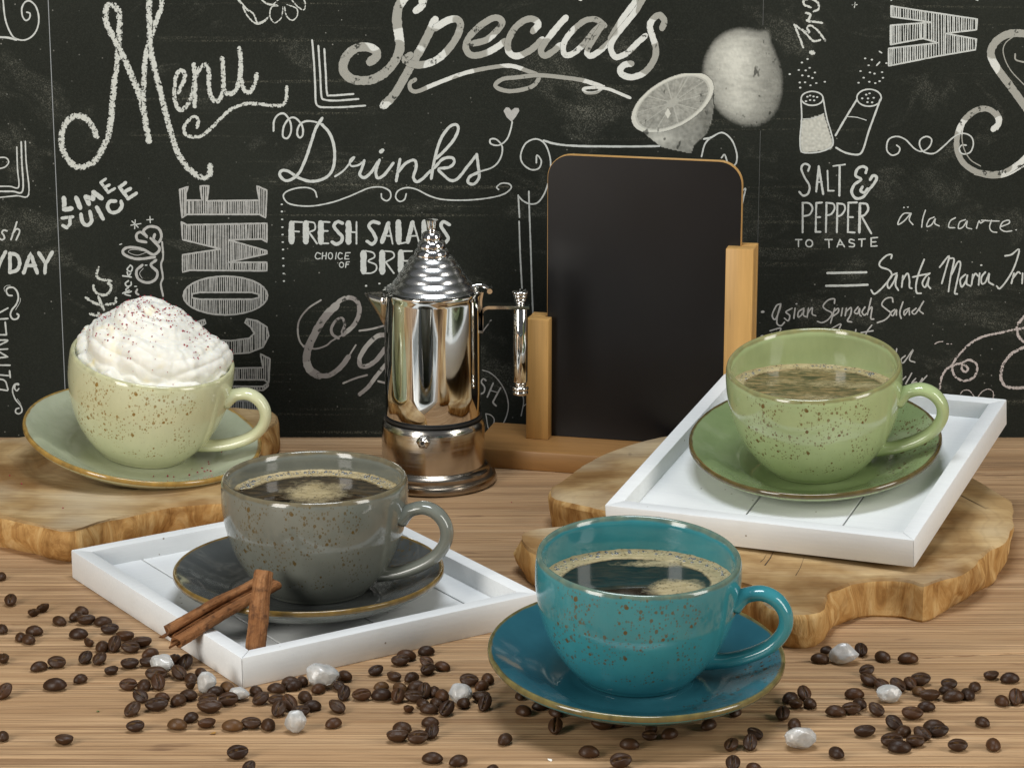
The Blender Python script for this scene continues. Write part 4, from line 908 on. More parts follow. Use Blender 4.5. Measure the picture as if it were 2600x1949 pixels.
# ------------------------------------------------------------------ steel stovetop espresso pot
def steel(name, c, r, br=0):
    m = NT(name, color=c, rough=r, metal=1.0)
    if br:
        n = m.noise(m.pos((25, 25, 900)), 1, 3, .6); m.set('rough', m.ramp(n, [(.3, r*.7), (.7, r*1.5)]))
        m.set('color', m.mix(m.ramp(m.noise(m.pos(), 60, 3), [(.4, 0.0), (.7, .6)]), c, tuple(k*.62 for k in c)))
        m.set('nrm', m.bump(n, .08, .0003))
    else: m.set('nrm', m.bump(m.noise(m.pos((1, 1, .25)), 60, 1, .5), .03, .0012))
    return m.m
MS1 = steel('polished_steel', (.80, .79, .76), .045); MS2 = steel('brushed_base_steel', (.68, .64, .58), .17, 1); MS3 = steel('tarnished_rim_steel', (.42, .37, .31), .22, 1)
MGK = NT('black_gasket', color=(.012, .012, .012), rough=.5).m
PC = at_z(1101, 1217); PZ = (at_y(1101, 974, PC.y)).z
def hz(y): return at_y(1101, y, PC.y).z      # height on the pot axis seen at picture row y
pot = empty('espresso_pot', 'polished steel stovetop coffee pot with ringed conical lid', 'coffee pot', None, Matrix.Translation(PC))
kk = (at_y(1201, 1100, PC.y)-at_y(1101, 1100, PC.y)).x/100   # metres per picture pixel at the pot
def part(name, prof_, mat, seg=128, sm=True, ang=35):
    v, f = lathe(prof_, seg); o = pyd(name, v, f, mat, pot); bm = bmesh.new(); bm.from_mesh(o.data); bmesh.ops.recalc_face_normals(bm, faces=bm.faces); bm.to_mesh(o.data); bm.free(); auto(o, ang); return o
rb, rB, rf = 121*kk, 131*kk, 160*kk
zc = .0425
part('base_flange', [(0, 0), (rf*.96, 0), (rf, .0012), (rf+.0003, .0030), (rf-.0006, .0052), (rf-.0024, .0061), (rf-.0040, .0064), (rf-.0042, .0072), (rf-.0038, .0090), (rf-.0048, .0105), (rB+.0012, .0114), (rB, .0120)], MS3)
part('water_chamber', [(rB-.0002, .0112), (rB, .020), (rB, .0365), (rB-.0004, .0392), (rB-.0016, .0410), (rB-.0040, .0419), (rb+.0002, .0421), (rb-.003, .0421)], MS2)
part('gasket', [(rb-.003, .0417), (rb+.0006, .0419), (rb+.0006, .0434), (rb-.003, .0436)], MGK)
ztop = hz(734)
part('pot_body', [(rb-.004, .0436), (rb-.0006, .0438), (rb, .0450), (rb, .060), (rb, ztop-.006), (rb+.0004, ztop-.0030), (rb+.0010, ztop-.0016), (rb+.0008, ztop-.0004), (rb-.0010, ztop), (rb-.0022, ztop-.0006), (rb-.0026, ztop-.004)], MS1)
# lid: stepped cone
def lidprof():
    P = [(rb-.0016, ztop+.0002), (rb-.0020, ztop+.0010)]
    rows = [(104, 731), (89, 711), (76, 692), (63, 673), (50, 655)]
    z = [hz(r[1]) for r in rows]; rad = [r[0]*kk for r in rows]
    for i in range(4):
        for t in np.linspace(0, 1, 9)[:-1]:
            r = rad[i]+(rad[i+1]-rad[i])*t; zz = z[i]+.0012+(z[i+1]-z[i])*t; bl = .00055*sin(pi*t)
            P.append((r+bl*.6, zz+bl*.6))
    P.append((rad[4], z[4]+.0012)); return P+[(0.0, z[4]+.0014)]
MSL = steel('satin_lid_steel', (.82, .82, .81), .22); part('lid', lidprof(), MSL, ang=180)
def knobprof():
    P = []; rows = [(44, 651), (35.5, 630), (26, 610), (15, 588)]
    for i in range(3):
        z0, z1 = hz(rows[i][1]), hz(rows[i+1][1]); r0, r1 = rows[i][0]*kk, rows[i+1][0]*kk*.90
        for t in np.linspace(-.5, pi/2, 12): P.append((r1+(r0-r1)*cos(t)**.8, z0+(z1-z0)*(sin(t)+.48)/1.48))
    zt = hz(586); P += [(13*kk*.8, zt), (12.5*kk, zt+.0005), (13*kk, zt+.003), (16*kk, hz(559)), (16.3*kk, hz(558)), (0, hz(557.5))]; return P
part('lid_knob', knobprof(), steel('knob_steel', (.82, .82, .82), .13), 64, ang=60)
# spout
bmw = bmesh.new(); zt = ztop-.0035; xo = -rb*.985; tip = -(1101-934)*kk
Vs = [bmw.verts.new(p) for p in ((xo+.001, -.0105, zt), (tip, -.0006, zt+.0012), (tip, .0006, zt+.0012), (xo+.001, .0105, zt), (xo+.0006, -.0012, zt-.0200), (xo+.0006, .0012, zt-.0200))]
for q in ((0, 1, 4), (1, 2, 5, 4), (2, 3, 5)): bmw.faces.new([Vs[i] for i in q])
bmesh.ops.subdivide_edges(bmw, edges=bmw.edges, cuts=3, use_grid_fill=True); bmesh.ops.recalc_face_normals(bmw, faces=bmw.faces)
sp = obj('spout', bmw, MS2, pot); sm_ = sp.modifiers.new('s', 'SOLIDIFY'); sm_.thickness = .0009
# bracket, grip and hinge lie on the right side
def tube(name, pts, r, mat, parent=pot, seg=16, n=5):
    v, f = sweep([tuple(q) for q in spline(pts, n)], circ(r, seg)); o = pyd(name, v, f, mat, parent); return auto(o, 50)
gx = (1322-1101)*kk; zb = hz(777)
strap = [(a, b) for a, b in ((-.0010, -.0045), (.0010, -.0045), (.0010, .0045), (-.0010, .0045))]
v, f = sweep([tuple(q) for q in spline([(rb+.0004, 0, hz(835)), (rb+.0005, 0, hz(800)), (rb+.0012, 0, zb-.0022), (rb+.004, 0, zb-.0002), (rb+.008, 0, zb), (gx-.004, 0, zb), (gx+.0055, 0, zb)], 5)], strap, up=(0, 1, 0), scale=[(1, 1)]*31)
v = [(q[0], q[1]*1.0, q[2]) for q in v]
pyd('handle_bracket', [(a, b, c) for a, b, c in v], f, MS1, pot, False)
v, f = sweep([tuple(q) for q in spline([(rb+.0006, 0, hz(842)), (rb+.0007, 0, hz(800)), (rb-.0000, 0, hz(765)), (rb+.0010, 0, hz(738))], 5)], strap, up=(0, 1, 0))
pyd('hinge_strap', v, f, MS1, pot, False)
def lathe_at(name, x, prof_, mat, seg=40):
    v, f = lathe(prof_, seg); v = [(a+x, b, c) for a, b, c in v]; o = pyd(name, v, f, mat, pot); bm = bmesh.new(); bm.from_mesh(o.data); bmesh.ops.recalc_face_normals(bm, faces=bm.faces); bm.to_mesh(o.data); bm.free(); return auto(o, 40)
gr = 18.5*kk
lathe_at('handle_grip', gx, [(0, hz(968)), (gr*.96, hz(968)), (gr, hz(967)+.0004), (gr, zb-.0018), (gr*.96, zb-.0014), (0, zb-.0014)], MS1)
def ringcap(z0, z1, radii):
    P = [(0, z0)]; n = len(radii)
    for i, r in enumerate(radii):
        a = z0+(z1-z0)*i/n; b = z0+(z1-z0)*(i+1)/n
        for t in np.linspace(0, pi, 7): P.append((r*(.80+.20*sin(t)), a+(b-a)*(1-cos(t))/2))
    return P+[(0, z1)]
lathe_at('grip_cap', gx, ringcap(zb+.0008, hz(737), [gr*.62, gr*.85, gr*.98, gr*1.16]), MS1)
lathe_at('grip_cap', gx, ringcap(hz(1001), hz(968)-.0001, [gr*1.08, gr*1.15, gr*.82]), MS1)
tube('hinge_arm', [(rb-.008, -.001, ztop+.0012), (rb-.002, -.0005, ztop+.0024), (rb+.002, 0, ztop+.0022), (rb+.0052, 0, ztop+.0004)], .0013, MS1)
v, f = sweep([(rb+.0058, -.0055, ztop-.0002), (rb+.0058, .0055, ztop-.0002)], circ(.0017, 20)); auto(pyd('hinge_pin', v, f, MS1, pot), 40)
# hexagonal safety valve
av = atan2(-1, -.16); dv = Vector((cos(av), sin(av), 0)); zv = hz(1085)
def rad_lathe(name, prof_, mat, seg, parent=pot):
    v, f = lathe(prof_, seg); Mq = Matrix.Translation(dv*rB+Vector((0, 0, zv))) @ dv.to_track_quat('Z', 'Y').to_matrix().to_4x4()
    o = pyd(name, [tuple(Mq @ Vector(q)) for q in v], f, mat, parent); bm = bmesh.new(); bm.from_mesh(o.data); bmesh.ops.recalc_face_normals(bm, faces=bm.faces); bm.to_mesh(o.data); bm.free(); return auto(o, 30)
vq = rad_lathe('safety_valve', [(.0046, -.001), (.0046, .0008), (.0036, .0020), (.0034, .0022), (.0030, .0024)], MS2, 6)
rad_lathe('valve_nozzle', [(.0030, .0015), (.0028, .0032), (.0020, .0040), (.0012, .0040), (.0011, .0015)], MS1, 28, vq)
rad_lathe('valve_hole', [(.00115, .0036), (0, .0036)], MGK, 20, vq)

# ------------------------------------------------------------------ small blackboard in a beech stand
def beech(name, c, sc=(9, 9, 9), rot=(0, 0, 0), long=(260, 260, 14)):
    m = NT(name, rough=.42, spec=.35); n = m.noise(m.pos(long, (1, 2, 3), rot), 1, 4, .6)
    fl = m.ramp(m.noise(m.pos(tuple(k*2.6 for k in long), (5, 2, 3), rot), 1, 2, .5), [(.64, 0.0), (.74, .55)])
    col = m.ramp(n, [(.3, tuple(k*.80 for k in c)), (.7, c)]); col = m.mix(fl, col, tuple(k*.48 for k in c))
    m.set('color', col); m.set('nrm', m.bump(n, .2, .0003)); return m.m
MBV = beech('beech_upright', (.60, .345, .115)); MBH = beech('beech_foot', (.36, .185, .062), long=(16, 260, 260))
bo = at_z(1235, 1187); av_ = R_(-13.5)
MB = Matrix.Translation((bo.x, bo.y, 0)) @ Matrix.Rotation(av_, 4, 'Z')
bst = empty('menu_board', 'small blank blackboard held in an oiled beech stand', 'blackboard', None, MB)
bmw = bmesh.new(); box(bmw, -.0105, .178, 0, .0625, 0, .0130); bevel(bmw, .0011, 2); auto(obj('foot_beam', bmw, MBH, bst), 30)
def post(u0, u1, h):
    bm = bmesh.new(); box(bm, u0, u1, .0285, .0385-.0001, .0131, h); box(bm, u0, u1, .0442, .050, .0131, h)
    # solid flank outside the slot
    if u0 < .1: box(bm, u0+.0002, u0+.0105, .0386, .0441, .0131, h-.0001)
    else: box(bm, u1-.0095, u1-.0002, .0386, .0441, .0131, h-.0001)
    bevel(bm, .0004, 2); auto(obj('upright', bm, MBV, bst), 30)
post(.0197, .0345, .0934); post(.1492, .1668, .1466)
def rrect(u0, u1, z0, z1, r, n=10):
    P = [(u0, z0), (u1, z0)]
    P += [(u1-r+r*cos(t), z1-r+r*sin(t)) for t in np.linspace(0, pi/2, n)]; P += [(u0+r-r*sin(t), z1-r+r*cos(t)) for t in np.linspace(0, pi/2, n)]
    return P
u0, u1, zt_ = .0312, .1572, .2003
mb = NT('blackboard_paint', rough=.50, spec=.42)
sm1 = mb.noise(mb.pos(), 14, 4, .6); mb.set('color', mb.ramp(sm1, [(.35, (.0012, .0015, .0024)), (.7, (.0026, .0031, .0045))]))
mb.set('rough', mb.ramp(mb.noise(mb.pos(), 9, 3), [(.3, .28), (.7, .33)])); mb.set('nrm', mb.bump(mb.noise(mb.pos(), 900, 2), .04, .0002))
def slab(name, rr_, y0, y1, mat, bv):
    bm = bmesh.new(); a = [bm.verts.new((u, y0, z)) for u, z in rr_]; b = [bm.verts.new((u, y1, z)) for u, z in rr_]
    bm.faces.new(a); bm.faces.new(b[::-1]); n = len(a)
    for i in range(n): bm.faces.new((a[i], b[i], b[(i+1) % n], a[(i+1) % n]))
    bmesh.ops.recalc_face_normals(bm, faces=bm.faces); return auto(obj(name, bm, mat, bst), 30)
slab('board_core', rrect(u0, u1, .0132, zt_, .0150), .0389, .0436, MBV, 0)
slab('board_face', rrect(u0+.0003, u1-.0003, .0133, zt_-.0003, .0148), .03865, .0391, mb.m, 0)

# ------------------------------------------------------------------ cinnamon sticks
def cin_mat():
    m = NT('cinnamon_bark', rough=.75, spec=.2); p = m.pos((380, 380, 22)); n = m.noise(p, 1, 5, .65, .3); n2 = m.noise(m.pos(), 160, 4, .6)
    col = m.ramp(n, [(.30, (.110, .044, .017)), (.48, (.245, .104, .038)), (.72, (.390, .195, .085))]); col = m.mix(m.ramp(n2, [(.50, 0.0), (.66, .8)]), col, (.060, .026, .014))
    m.set('color', col); m.set('nrm', m.bump(m.math('ADD', n, n2), .9, .0022)); return m.m
MCI = cin_mat()
def scroll_sec(double):
    P = []; r0 = .0040
    if double:
        for t in np.linspace(2.6*pi, 0, 40): r = r0*(1-.085*t); P.append((-r0+r*cos(t)-.0003, -r*sin(t)*1.0))
        P = [(x, y) for x, y in P]
        Q = [(-x, y) for x, y in P][::-1]
        P = P+[(0, -.0007)]+Q
    else:
        for t in np.linspace(-pi*.35, 2.35*pi, 56): r = .0056*(1-.065*(t+1)); P.append((r*cos(t)*1.0, r*sin(t)*.72))
    return P
def cinnamon(name, A, B, up, double, label, ends=0.0):
    A, B = Vector(A), Vector(B); L = (B-A).length; z = (B-A).normalized(); x = z.cross(Vector(up)).normalized(); y = z.cross(x) if False else x.cross(z).normalized()
    M = Matrix((x, y, z)).transposed().to_4x4(); M.translation = A
    sec = scroll_sec(double); n = len(sec); th = .0006; K = 46; v = []; f = []
    nr = []
    for i in range(n):
        a = Vector(sec[max(i-1, 0)]); b = Vector(sec[min(i+1, n-1)]); t = (b-a).normalized(); nr.append((-t.y, t.x))
    for k in range(K+1):
        s = k/K; bow = .0014*sin(pi*s)
        for side in (1, -1):
            for i, (px, py) in enumerate(sec):
                u = i/(n-1); wob = 1+.10*noise.noise(Vector((u*3, s*5, 3)))+.05*noise.noise(Vector((px*900, s*22, 1)))
                tap = 1-.22*s if double else 1-.10*abs(s-.4)
                e = 0
                if k == 0: e = (-.006*abs(2*u-1)**3 if double else 0)+.0012*noise.noise(Vector((u*9, 0, 4)))
                if k == K: e = .0012*noise.noise(Vector((u*9, 5, 4)))
                zz = s*L+e
                v.append((px*wob*tap+nr[i][0]*th*side, py*wob*tap+nr[i][1]*th*side+bow, zz))
    st = 2*n
    for k in range(K):
        for side in (0, 1):
            o_ = side*n
            for i in range(n-1): f.append((k*st+o_+i, k*st+o_+i+1, (k+1)*st+o_+i+1, (k+1)*st+o_+i))
        for i in (0, n-1): f.append((k*st+i, k*st+n+i, (k+1)*st+n+i, (k+1)*st+i))
    for k in (0, K):
        for i in range(n-1): f.append((k*st+i, k*st+i+1, k*st+n+i+1, k*st+n+i))
    o = pyd(name, v, f, MCI); bm = bmesh.new(); bm.from_mesh(o.data); bmesh.ops.recalc_face_normals(bm, faces=bm.faces); bm.to_mesh(o.data); bm.free(); auto(o, 50)
    o.matrix_world = M; tag(o, label, 'cinnamon stick', 'cinnamon sticks'); return o
def line_to_px(P, Q, px_x):
    best = None
    for t in np.linspace(-1.2, 2.5, 1500):
        p = P.lerp(Q, t); d = p-Vector((0, 0, CAMH)); dep = d.y*cos(TH)-d.z*sin(TH); e = abs(1300+F*d.x/dep-px_x)
        if best is None or e < best[0]: best = (e, p)
    return best[1]
w1 = at_z(500, 1580, .0166+.0042); w2 = at_z(610, 1519, .0245+.0040)
A1 = line_to_px(w1, w2, 440); B1 = line_to_px(w1, w2, 696)
cinnamon('cinnamon_stick', A1, B1, (0, -.6, 1), True, 'double rolled cinnamon stick lying across the tray edge and saucer')
q1 = line_to_px(w1, w2, 664)
P0 = at_z(643, 1672, .0085); P1 = at_z(663, 1487, q1.z+.0085)
L1 = P1-P0; B2 = P1+L1*.20
cinnamon('cinnamon_stick', P0, B2, (0, -1, .4), False, 'thick cinnamon stick standing in the tray corner and leaning on the other')

# ------------------------------------------------------------------ rock sugar
ms = NT('rock_sugar', color=(.90, .90, .88), rough=.22, spec=.5, trans=.45, sss=.2, ior=1.5)
ms.b.inputs['Subsurface Radius'].default_value = (1, 1, 1); ms.b.inputs['Subsurface Scale'].default_value = .003
ms.set('color', ms.mix(ms.ramp(ms.noise(ms.pos(), 330, 3, .6), [(.4, 0.0), (.65, 1.0)]), (.70, .70, .68), (.86, .86, .84))); ms.set('nrm', ms.bump(ms.noise(ms.pos(), 420, 3, .6), .25, .0005))
SUG = [(410, 1687, 58, 47, 'rock sugar crystal left of the grey tray corner among beans'), (524, 1734, 45, 50, 'upright rock sugar crystal just left of the white tray corner'), (606, 1761, 48, 28, 'flat rock sugar chip right under the white tray corner'),
       (818, 1714, 80, 52, 'largest rock sugar crystal against the front of the white tray'), (1168, 1761, 57, 42, 'rock sugar crystal among beans left of the teal saucer'), (751, 1832, 53, 46, 'round rock sugar crystal nearest the front on the left side'),
       (2141, 1655, 70, 49, 'rock sugar crystal between two beans just below the right teak slice'), (2255, 1761, 58, 37, 'small faceted rock sugar crystal in the middle of the right beans'), (2031, 1872, 72, 46, 'wide rock sugar crystal at the front right of the teal saucer')]
for i, (x, y, wd, hd, lb) in enumerate(SUG):
    rr = random.Random(40+i); c = at_z(x, y+hd*.12, hd*.00009); k = .001/4.95
    bm = bmesh.new(); bmesh.ops.create_icosphere(bm, subdivisions=4, radius=1); pl = []
    for _ in range(20):
        q = Vector((rr.gauss(0, 1), rr.gauss(0, 1), rr.gauss(0, 1))).normalized(); pl.append((q, rr.uniform(.80, 1.0)))
    for vv_ in bm.verts:
        d = vv_.co.normalized(); t = [dd/max(1e-3, q.dot(d)) for q, dd in pl if q.dot(d) > .05]; t.sort(); r_ = min(1.12, .75*t[0]+.25*t[min(1, len(t)-1)])
        r_ *= 1+.035*noise.noise(d*3.1+Vector((i, 0, 0)))+.02*noise.noise(d*9)
        vv_.co = Vector((d.x*wd*k*.52, d.y*wd*k*.42, d.z*hd*k*.56))*r_
    zmin = min(v_.co.z for v_ in bm.verts); o = obj('sugar_crystal', bm, ms.m, None, True); auto(o, 18)
    o.location = (c.x, c.y, -zmin); tag(o, lb, 'sugar crystal', 'rock sugar crystals on the table')
# ------------------------------------------------------------------ coffee beans
def bean_mat(i, c):
    m = NT('roasted_bean_%s' % ('dark', 'medium', 'light', 'ruddy')[i], rough=.45, spec=.28); p = m.pos(); n = m.noise(p, 210, 3, .6); g = m.noise(m.pos((1, 3.5, 1)), 500, 3, .6)
    oi = m.n.new('ShaderNodeObjectInfo').outputs['Random']
    col = m.ramp(n, [(.35, tuple(k*.78 for k in c)), (.7, tuple(k*1.15 for k in c))])
    col = m.mix(m.math('MULTIPLY', oi, .45), col, tuple(k*1.5 for k in c))
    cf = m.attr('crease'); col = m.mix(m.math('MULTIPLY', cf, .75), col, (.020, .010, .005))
    chaff = m.math('MULTIPLY', m.attr('chaff'), m.ramp(n, [(.5, 0.0), (.6, 1.0)])); col = m.mix(m.math('MULTIPLY', chaff, .55), col, (.22, .125, .045))
    m.set('color', col); m.set('nrm', m.bump(m.math('ADD', n, m.math('MULTIPLY', g, .5)), .45, .0006)); m.set('rough', m.ramp(g, [(.3, .38), (.7, .52)])); return m.m
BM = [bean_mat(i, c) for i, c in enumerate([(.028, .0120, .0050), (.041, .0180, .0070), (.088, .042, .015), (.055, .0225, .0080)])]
def bean_mesh(sd, open_=False):
    rr = random.Random(sd); nu, nv = 30, 22; v = [(0, 0, 0)]*0; f = []; cr_ = []; ch = []
    el = rr.uniform(.95, 1.05); asym = rr.uniform(-.08, .08); cw = rr.uniform(.055, .085)*(1.9 if open_ else 1); bend = rr.uniform(-.10, .10)
    for j in range(nv+1):
        th = pi*j/nv
        for i in range(nu):
            ph = 2*pi*i/nu; x = cos(th); s = sin(th)
            # angle ph: pi*1.5 is straight down (flat side). concentrate columns near the crease
            ph2 = ph+.42*sin(2*(ph-pi*1.5))*(-1)*.5
            y = s*cos(ph2); z = s*sin(ph2)
            z = z*(.74 if z > 0 else .30); y *= .72*(1+asym*x)*(1-.06*x*x)
            c_ = 0
            if sin(ph2) < 0:
                yc = y-(bend*sin(x*2.6)); g = math.exp(-(yc/cw)**2)*max(0, 1-abs(x)**6)*(-sin(ph2))**.5
                z += g*.30*max(0.0, 1-abs(x)**5)*min(1, s*2); c_ = g
                z -= .05*math.exp(-((abs(yc)-.22)/.16)**2)*s
            n_ = .035*noise.noise(Vector((x*1.6, y*1.6, z*1.6+sd)))
            v.append((x*.5*el*(1+n_)*.0098, y*.5*(1+n_)*.0098, z*.5*(1+n_)*.0098)); cr_.append(c_); ch.append(1.0 if .25 < c_ < .8 else 0.0)
    for j in range(nv):
        for i in range(nu): f.append((j*nu+i, j*nu+(i+1) % nu, (j+1)*nu+(i+1) % nu, (j+1)*nu+i))
    bm = bmesh.new(); la = bm.verts.layers.float.new('crease'); lb_ = bm.verts.layers.float.new('chaff'); vs = [bm.verts.new(q) for q in v]
    for q in f: bm.faces.new([vs[i] for i in q])
    la = bm.verts.layers.float['crease']; lb_ = bm.verts.layers.float['chaff']
    for q, a, b in zip(vs, cr_, ch): q[la] = a; q[lb_] = b
    bmesh.ops.remove_doubles(bm, verts=bm.verts, dist=1e-7); bmesh.ops.recalc_face_normals(bm, faces=bm.faces)
    if open_:   # broken bean: cut an end off obliquely
        bmesh.ops.bisect_plane(bm, geom=list(bm.verts)+list(bm.edges)+list(bm.faces), plane_co=(.0012, 0, 0), plane_no=(1, .35, .5), clear_outer=True)
        ed = [e for e in bm.edges if e.is_boundary]; r = bmesh.ops.edgeloop_fill(bm, edges=ed); bmesh.ops.triangulate(bm, faces=r['faces'])
    me = bpy.data.meshes.new('coffee_bean'); bm.to_mesh(me); bm.free(); me.polygons.foreach_set('use_smooth', [True]*len(me.polygons)); return me
BMESH = [bean_mesh(s) for s in (1, 2, 3, 4, 5, 6)]; BBROK = [bean_mesh(s, True) for s in (21, 22)]
VAR = {}
def bean_var(k, mi, brok):
    key = (k, mi, brok)
    if key not in VAR:
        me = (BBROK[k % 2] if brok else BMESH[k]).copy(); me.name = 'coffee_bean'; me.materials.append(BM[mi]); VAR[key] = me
    return VAR[key]
RAW = {5: '10,120,60,60,0,D;85,315,100,88,10,C;275,415,110,75,-10,B;345,375,140,85,10,B;475,475,118,80,0,D;655,395,125,80,-15,D;610,440,110,80,0,D;690,470,150,75,10,S;825,480,145,90,0,D;880,545,145,110,15,C;15,540,100,75,0,D;275,555,150,80,-5,D;165,605,90,65,0,D;228,622,120,95,0,D;630,578,158,85,-8,D;1005,600,155,80,-8,S;1140,645,155,80,0,S;712,650,90,70,-40,B;819,680,115,130,90,D;918,665,110,95,10,C;1045,690,150,100,-5,C;1205,735,130,90,0,D;1185,810,140,100,0,S;685,775,118,90,15,C;797,785,120,90,20,C;1395,795,90,110,80,S;1490,810,95,110,70,C;1040,820,148,80,5,C;25,780,90,80,30,S;312,840,132,90,0,D;455,812,148,90,-5,C;893,877,112,70,0,S;644,940,118,78,10,D;1250,905,175,85,0,C;1435,895,130,105,0,C;1530,935,110,90,0,D;1612,890,110,80,-20,D;440,985,185,98,-5,D;30,1045,130,105,5,C;1028,990,145,80,0,C;1155,990,110,110,0,D;1268,970,110,130,-60,C;1535,990,80,60,0,B;1725,1040,130,85,0,D;1822,1005,125,95,0,L;2052,1035,115,82,0,D;1125,1085,140,95,-15,C;1300,1085,130,70,0,D;1510,1070,160,100,-10,D;1255,1150,180,100,10,C;1430,1110,130,105,0,D;1665,1110,150,60,5,C;1680,1165,200,110,0,S;1830,1108,165,100,5,C;1060,1190,130,95,10,C;2090,1105,135,90,5,C;1532,1248,125,85,0,D;1085,1325,155,115,15,C;1420,1305,170,95,-5,L;1657,1298,135,85,0,S;1865,1312,168,85,0,L;2015,1300,155,90,-10,C;2150,1305,110,105,0,D;20,1400,100,80,0,D;515,1430,155,85,0,S;1905,1535,178,98,0,C;1995,1650,110,60,0,C',
 6: '165,1112,140,75,25,C;1365,715,142,102,0,D;1205,750,160,75,0,D;1157,797,150,85,0,C;1368,808,120,70,0,C;1378,870,125,90,10,S;1495,838,130,78,-5,D;960,878,125,78,0,C;710,915,130,92,-10,D;1107,925,125,80,-5,S;1248,928,125,92,15,D;1708,955,158,105,-5,C;1858,937,108,88,0,D;1810,992,125,80,10,D;275,962,150,80,5,D;370,958,100,75,0,D;302,990,140,95,5,D;165,1015,150,80,0,D;500,1018,120,85,15,D;668,1005,108,60,-5,C;705,1060,110,85,55,C;1005,1000,130,75,0,L;847,1072,150,115,5,C;1007,1065,175,90,0,D;1155,1010,125,80,0,L;1290,1000,160,60,5,D;1140,1080,100,125,80,C;1350,1040,120,95,45,C;1265,1085,150,105,-5,C;1430,1040,90,80,0,D;1492,1070,105,110,-70,D;1805,1085,155,75,-3,S;392,1083,125,100,-10,D;270,1135,130,110,-10,C;183,1185,125,105,10,C;450,1155,145,95,8,D;358,1205,150,75,0,C;650,1168,138,95,-8,C;1665,1130,112,90,0,D;1835,1138,115,90,5,C;1340,1140,115,75,0,D;1445,1130,110,60,-20,D;1387,1180,155,78,0,D;1530,1182,140,120,25,C;1228,1178,60,50,0,B;2145,1193,140,105,-5,D;622,1293,138,90,5,D;1397,1285,150,100,-10,D;1172,1330,165,95,-10,D;1410,1368,90,95,-40,C;1135,1400,185,105,15,S;1298,1413,170,105,12,C;1997,1422,120,95,0,D;1415,1573,165,112,-5,D;1622,1595,150,105,0,D;2120,1075,50,30,0,D;1895,1665,110,60,0,D',
 8: '625,710,110,60,15,D;575,775,148,78,0,D;905,713,100,88,15,C;1077,760,132,100,-5,D;1282,773,162,85,3,D;950,875,130,75,5,C;968,955,140,100,-10,C;1070,995,130,90,-10,C;1200,993,135,95,-10,C;1298,980,115,80,-45,C;1380,948,165,85,-3,C;1610,985,140,80,-5,C;1370,1038,115,75,0,L;1453,1072,165,85,5,S;1590,1030,130,70,0,D;1645,1077,170,85,0,D;1760,1060,110,115,-60,D;1815,1005,108,82,0,D;1947,915,130,75,8,S;2097,933,160,82,0,D;2035,1115,118,95,-5,D;2145,1090,95,110,80,C;2205,1080,80,110,80,D;448,1060,90,100,-60,C;335,1090,140,100,10,D;378,1140,110,100,0,B;493,1135,112,90,0,D;850,1057,160,82,0,D;893,1138,120,90,-20,D;828,1182,148,90,-5,C;700,1197,162,112,-5,D;1028,1190,135,95,-5,C;1427,1160,150,82,0,D;1315,1220,172,95,-3,C;275,1222,120,105,10,C;370,1300,112,92,0,D;1170,1297,140,105,0,C;933,1362,170,90,8,S;1243,1358,140,100,0,D;1492,1318,190,100,-5,D;1528,1362,160,100,20,C;1395,1385,145,110,-15,C;1878,1285,122,85,-8,D;55,1385,135,85,-5,C;15,1455,110,100,80,C;1150,1435,180,95,3,C;1340,1443,158,95,0,C;1213,1482,188,95,-3,D;1680,1478,158,100,-3,C;1965,1465,105,105,0,D;706,1530,125,100,-5,D;45,1655,130,90,0,D',
 0: '1411,1805,39,30,0,D;1371,1789,44,26,0,D;1410,1843,35,34,85,C;1530,1835,66,30,0,C;1566,1833,44,26,0,D;1495,1906,55,32,0,D;1576,1931,58,34,0,C;1598,1886,51,29,0,D;1654,1846,34,24,0,D;1649,1867,46,20,0,C;1700,1860,45,35,0,D;1799,1837,42,32,0,D;1867,1804,33,26,0,D;1856,1891,40,31,10,C;1861,1938,42,34,85,C'}
beans = []
for c, s in RAW.items():
    for q in s.split(';'):
        a = q.split(','); x, y, l, wv_, an = [float(k) for k in a[:5]]
        if c: x, y, l, wv_ = CR[c][0]+x*.3166, (1424 if c in (5, 6, 8) else 0)+y*.3166, l*.3166, wv_*.3166
        beans.append([x, y, l, wv_, an, a[5]])
